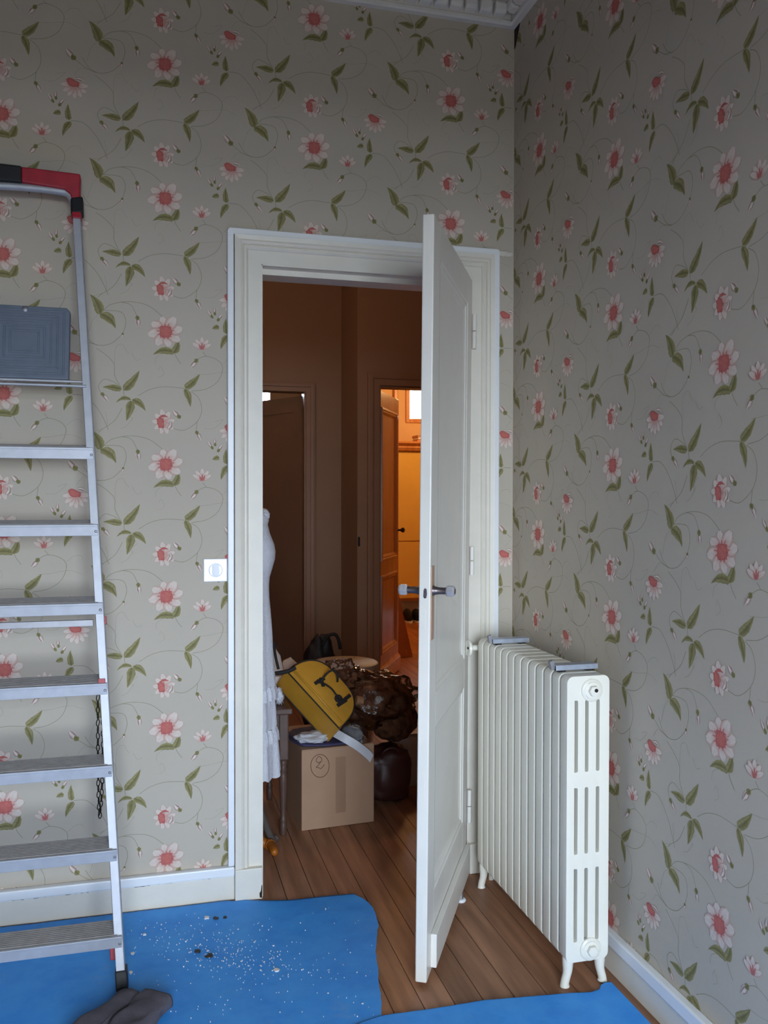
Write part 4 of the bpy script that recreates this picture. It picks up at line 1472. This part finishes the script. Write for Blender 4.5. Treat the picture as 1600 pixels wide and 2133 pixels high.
# round stool behind
stl = thing('round_stool', 'round wooden stool with pale top behind the fur coat', 'stool', (-.33, 1.5, 0))
obj('seat', MB().lathe([(.172, .494), (.182, .499), (.182, .522), (.176, .527)], 40, (-.33, 1.5, 0)), STOOLT, stl, smooth=True)
obj('drum', MB().lathe([(.165, .440), (.168, .494)], 36, (-.33, 1.5, 0)), DKWOOD, stl, smooth=True)
for zz in (.395, .33, .26):
    obj('hoop', MB().lathe([(.150, zz), (.158, zz + .004), (.158, zz + .030), (.150, zz + .034)], 36, (-.33, 1.5, 0)), mat('pale_slat', (146, 112, 84), .5), stl, smooth=True)
for a in range(4):
    q = Vector((math.cos(a * PI / 2 + .5), math.sin(a * PI / 2 + .5), 0))
    obj('leg', MB().bar(Vector((-.33, 1.5, 0)) + q * .150, Vector((-.33, 1.5, .495)) + q * .138, q * .014, Vector((-q.y, q.x, 0)) * .018), DKWOOD, stl, bevel=.003)
for px, py in ((714, 1371), (738, 1370)):
    p = on(2, px, py, .527)
    obj('nail_head', MB().lathe([(.004, 0), (.004, .0012), (.002, .002)], 10, p), DARKM, stl)

# black bag behind the stool
bk = thing('black_bag', 'slumped black bag with a looped handle behind the round stool', 'bag', (-.40, 1.86, 0))
obj('body', MB().blob((-.395, 1.90, .29), (.115, .10, .31), .16, 1.8, 3, 44, 32, zmin=.002), mat('black_fabric', (20, 20, 26), .6), bk, smooth='all')
obj('handle', MB().tube(smooth_path([on(1, 672, 1345, 1.86), on(1, 682, 1326, 1.86), on(1, 697, 1321, 1.86), on(1, 705, 1332, 1.86), on(1, 709, 1352, 1.86)], 6), .010, 10), BLKC, bk, smooth='all')

# maroon bag and paper bag right of the box
mb_ = thing('leather_bag', 'dark maroon leather bag standing right of the cardboard box', 'bag', (-.28, .80, 0))
obj('body', MB().blob((-.275, .84, .125), (.105, .10, .125), .14, 2, 5, 40, 28, zmin=.002, pw=.55), MAROON, mb_, smooth='all')
obj('handle', MB().tube(smooth_path([(-.32, .765, .20), (-.315, .74, .25), (-.28, .735, .268), (-.245, .74, .25), (-.24, .765, .20)], 6), .006, 8), MAROON, mb_, smooth='all')
pbg = thing('paper_bag', 'crumpled pale paper bag on the hall floor beside the maroon bag', 'bag', (-.10, 1.02, 0))
bb = MB()


def pbag(u, v):
    an = 2 * PI * u
    w_, d_ = .075 + .012 * v, .055 * (1 - .45 * v)
    x = w_ * math.copysign(abs(math.cos(an)) ** .35, math.cos(an))
    y = d_ * math.copysign(abs(math.sin(an)) ** .35, math.sin(an))
    q = Vector((-.095 + x - .02 * v, 1.02 + y, .002 + .235 * v))
    return q + Vector((1, .6, 0)) * (.022 * noise.noise(q * 13) * v)


bb.grid(pbag, 40, 18, True)
bb.f.append(tuple(range(39, -1, -1)))
obj('body', bb, PAPERB, pbg, smooth=True, angle=30)
bb = MB().grid(lambda u, v: tuple(Vector(pbag(u, 1.0)) + Vector((.012 * math.sin(6.28 * u) * v - .004 * v, -.006 * v, -.05 * v)) * 1.0 + Vector((math.cos(2 * PI * u), math.sin(2 * PI * u), 0)) * .006 * v), 40, 5, True)
obj('folded_rim', bb, PAPERB, pbg, smooth='all')

# orange curved handle end on the floor behind the jamb
oh = thing('orange_tool', 'curved orange plastic tool end lying on the hall floor by the jamb', 'tool', (-.92, .40, 0))
pth = smooth_path([on(1, 525, 1735, .42), on(1, 546, 1752, .41), on(1, 562, 1768, .395), on(2, 573, 1778, .016)], 8)
for q in pth:
    q.z = max(q.z, .0175)
obj('handle', MB().tube(pth, [.019] * (len(pth) - 6) + [.018, .0175, .017, .016, .014, .010], 14), ORANGE, oh, smooth='all')
obj('collar', MB().tube([pth[-9], pth[-8]], .0215, 14), ORANGE, oh, smooth=True)

# ------------------------------------------------------------------ doors and things beyond the hall
# ajar dark door on the left
ad = thing('ajar_door', 'plain dark brown door standing ajar on the far left of the hall', 'door')
ad.matrix_basis = Matrix.Translation((-.160, HY2 + .124, .008)) @ Matrix.Rotation(math.atan2(.86, -.51), 4, 'Z')
for nm, bb in (('stile', MB().box(0, .10, 0, .034, 0, 2.225)), ('stile', MB().box(.66, .76, 0, .034, 0, 2.225)), ('rail', MB().box(.10, .66, .0005, .0335, 0, .2)), ('rail', MB().box(.10, .66, .0005, .0335, .75, .9)), ('rail', MB().box(.10, .66, .0005, .0335, 2.1, 2.225)),
               ('panel', MB().box(.095, .665, .008, .026, .195, .755)), ('panel', MB().box(.095, .665, .008, .026, .895, 2.105))):
    obj(nm, bb, HALLD, ad, local=True)
obj('knob', MB().lathe([(.008, 0), (.008, .03), (.022, .04), (.022, .055), (.012, .062)], 18, (.70, .034, 1.05), (0, 1, 0)), DARKM, ad, local=True, smooth=True)
# small iron key plate on the return wall
kp = tag(obj('key_plate', MB().box(HX + .004, HX + .020, HY - .0025, HY, 1.066, 1.135), DARKM, None, bevel=.001), 'small dark key plate on the brown wall beside the bedroom doorway', 'key plate')

# pine bedroom door folded back into the lit room
od = thing('pine_door', 'orange lit pine door with raised panels opened into the bedroom', 'door')
oa = math.atan2(3.745 - 3.155, .613 - .292)
od.matrix_basis = Matrix.Translation((.288, 3.150, .008)) @ Matrix.Rotation(oa, 4, 'Z')
OW, OH = .70, 2.222


def op(name, bb, material=PINE, parent=od, **k):
    return obj(name, bb, material, parent, local=True, **k)


op('stile', MB().box(0, .10, 0, .034, 0, OH))
op('stile', MB().box(OW - .10, OW, 0, .034, 0, OH), bevel=.003)
for z0, z1 in ((0, .24), (.80, .95), (2.08, OH)):
    op('rail', MB().box(.10, OW - .10, .0005, .0335, z0, z1))
for z0, z1 in ((.24, .80), (.95, 2.08)):
    op('panel', MB().box(.095, OW - .095, .006, .028, z0 - .005, z1 + .005))
    bb = MB()
    rings = [[(.078 + d, -h, z0 - .022 + d), (OW - .078 - d, -h, z0 - .022 + d), (OW - .078 - d, -h, z1 + .022 - d), (.078 + d, -h, z1 + .022 - d)] for d, h in ((0, 0), (.003, .012), (.016, .014), (.024, .008), (.034, .008), (.05, -.005))]
    bb.add([p for r in rings for p in r], [(i * 4 + j, i * 4 + (j + 1) % 4, (i + 1) * 4 + (j + 1) % 4, (i + 1) * 4 + j) for i in range(5) for j in range(4)])
    op('panel_moulding', bb)
op('plinth', MB().prism([(0, .004), (-.022, .004), (-.022, .105), (-.016, .118), (-.006, .128), (0, .140)], lambda u, v, d: (d, u, v), .02, OW - .01), bevel=.002)
kn = op('knob', MB().lathe([(.012, 0), (.009, .012), (.008, .026), (.015, .034), (.021, .046), (.019, .058), (.008, .064)], 20, (OW - .05, 0, 1.150), (0, -1, 0)), mat('dark_knob_wood', (60, 30, 18), .3), smooth=True)
op('knob_plate', MB().box(OW - .065, OW - .035, -.002, 0, 1.08, 1.20), PINE, kn)

# leaning board
lb_ = obj('leaning_board', MB().prism([(.70, .0), (.905, .0), (.73, .86), (.70, .90)], lambda u, v, d: (u + .0, 4.28 + d + .12 * v, v + .002), 0, .016), mat('brown_fibre_board', (178, 112, 66), .5), None)
tag(lb_, 'tapered brown board leaning behind the pine bedroom door', 'board')

# bedroom cupboard wall: yellow cupboard with cornice, pilaster, boxes, shoes
cup = thing('cupboard', 'yellow painted built in cupboard with a wooden cornice in the bedroom', 'cupboard', (2.0, 6.5, 0))
obj('carcass', MB().box(1.30, 3.0, 6.42, 6.79, .26, 1.955), YELW, cup)
for (x0, x1, z0, z1) in ((1.36, 2.05, .27, .33), (1.36, 2.05, .345, .915), (1.36, 2.05, .93, 1.945), (2.07, 2.75, .345, .915), (2.07, 2.75, .93, 1.945)):
    obj('cupboard_door', MB().box(x0, x1, 6.40, 6.42, z0, z1), YELW, cup, bevel=.003)
obj('cornice', MB().prism([(6.42, 1.955), (6.36, 1.965), (6.34, 1.995), (6.35, 2.015), (6.30, 2.045), (6.30, 2.065), (6.42, 2.065), (6.79, 2.065), (6.79, 1.955)], lambda u, v, d: (d, u, v), 1.22, 3.0), PINE, cup)
obj('pilaster', MB().box(1.20, 1.30, 6.40, 6.79, 0, 1.955), PINE, cup, bevel=.006)
obj('toe_shelf', MB().box(1.30, 3.0, 6.44, 6.79, .235, .26), PINE, cup)
pst = struct(obj('trim_3', MB().box(1.42, 1.47, BY - .05, BY, 2.066, 3.1), PINE, None, bevel=.01), 'upright pine batten on the bedroom wall above the cupboard', 'batten')
for k, (z0, dx, cc) in enumerate(((2.066, 0, (214, 150, 110)), (2.096, .012, (236, 226, 214)), (2.122, .004, (190, 140, 100)))):
    o_ = obj('flat_carton', MB().box(1.60 + dx, 1.98 + dx, 6.40, 6.62, z0, z0 + .0245), mat('carton_%d' % k, cc, .5), None, bevel=.002)
    tag(o_, ('lowest flat tan carton stacked on the bedroom cupboard', 'white flat carton in the middle of the stack on the cupboard', 'topmost flat brown carton of the stack on the cupboard')[k], 'carton', 'flat cartons on the cupboard')
for k, x in enumerate((1.475, 1.585)):
    sh = thing('shoe', ('dark shoe with white sole, left one under the bedroom cupboard', 'dark shoe with white sole, right one under the bedroom cupboard')[k], 'shoe', (x, 6.35, 0), 'pair of dark shoes under the cupboard')
    obj('upper', MB().blob((x, 6.36, .075), (.046, .125, .075), .10, 2, k + 1, 24, 16, zmin=.02), BLKC, sh, smooth='all')
    obj('sole', MB().prism([(x + .05 * math.cos(a) * (1 if math.sin(a) < 0 else .85), 6.36 + .13 * math.sin(a)) for a in [2 * PI * i / 18 for i in range(18)]], lambda u, v, d: (u, v, d), .001, .022), WHITE, sh)
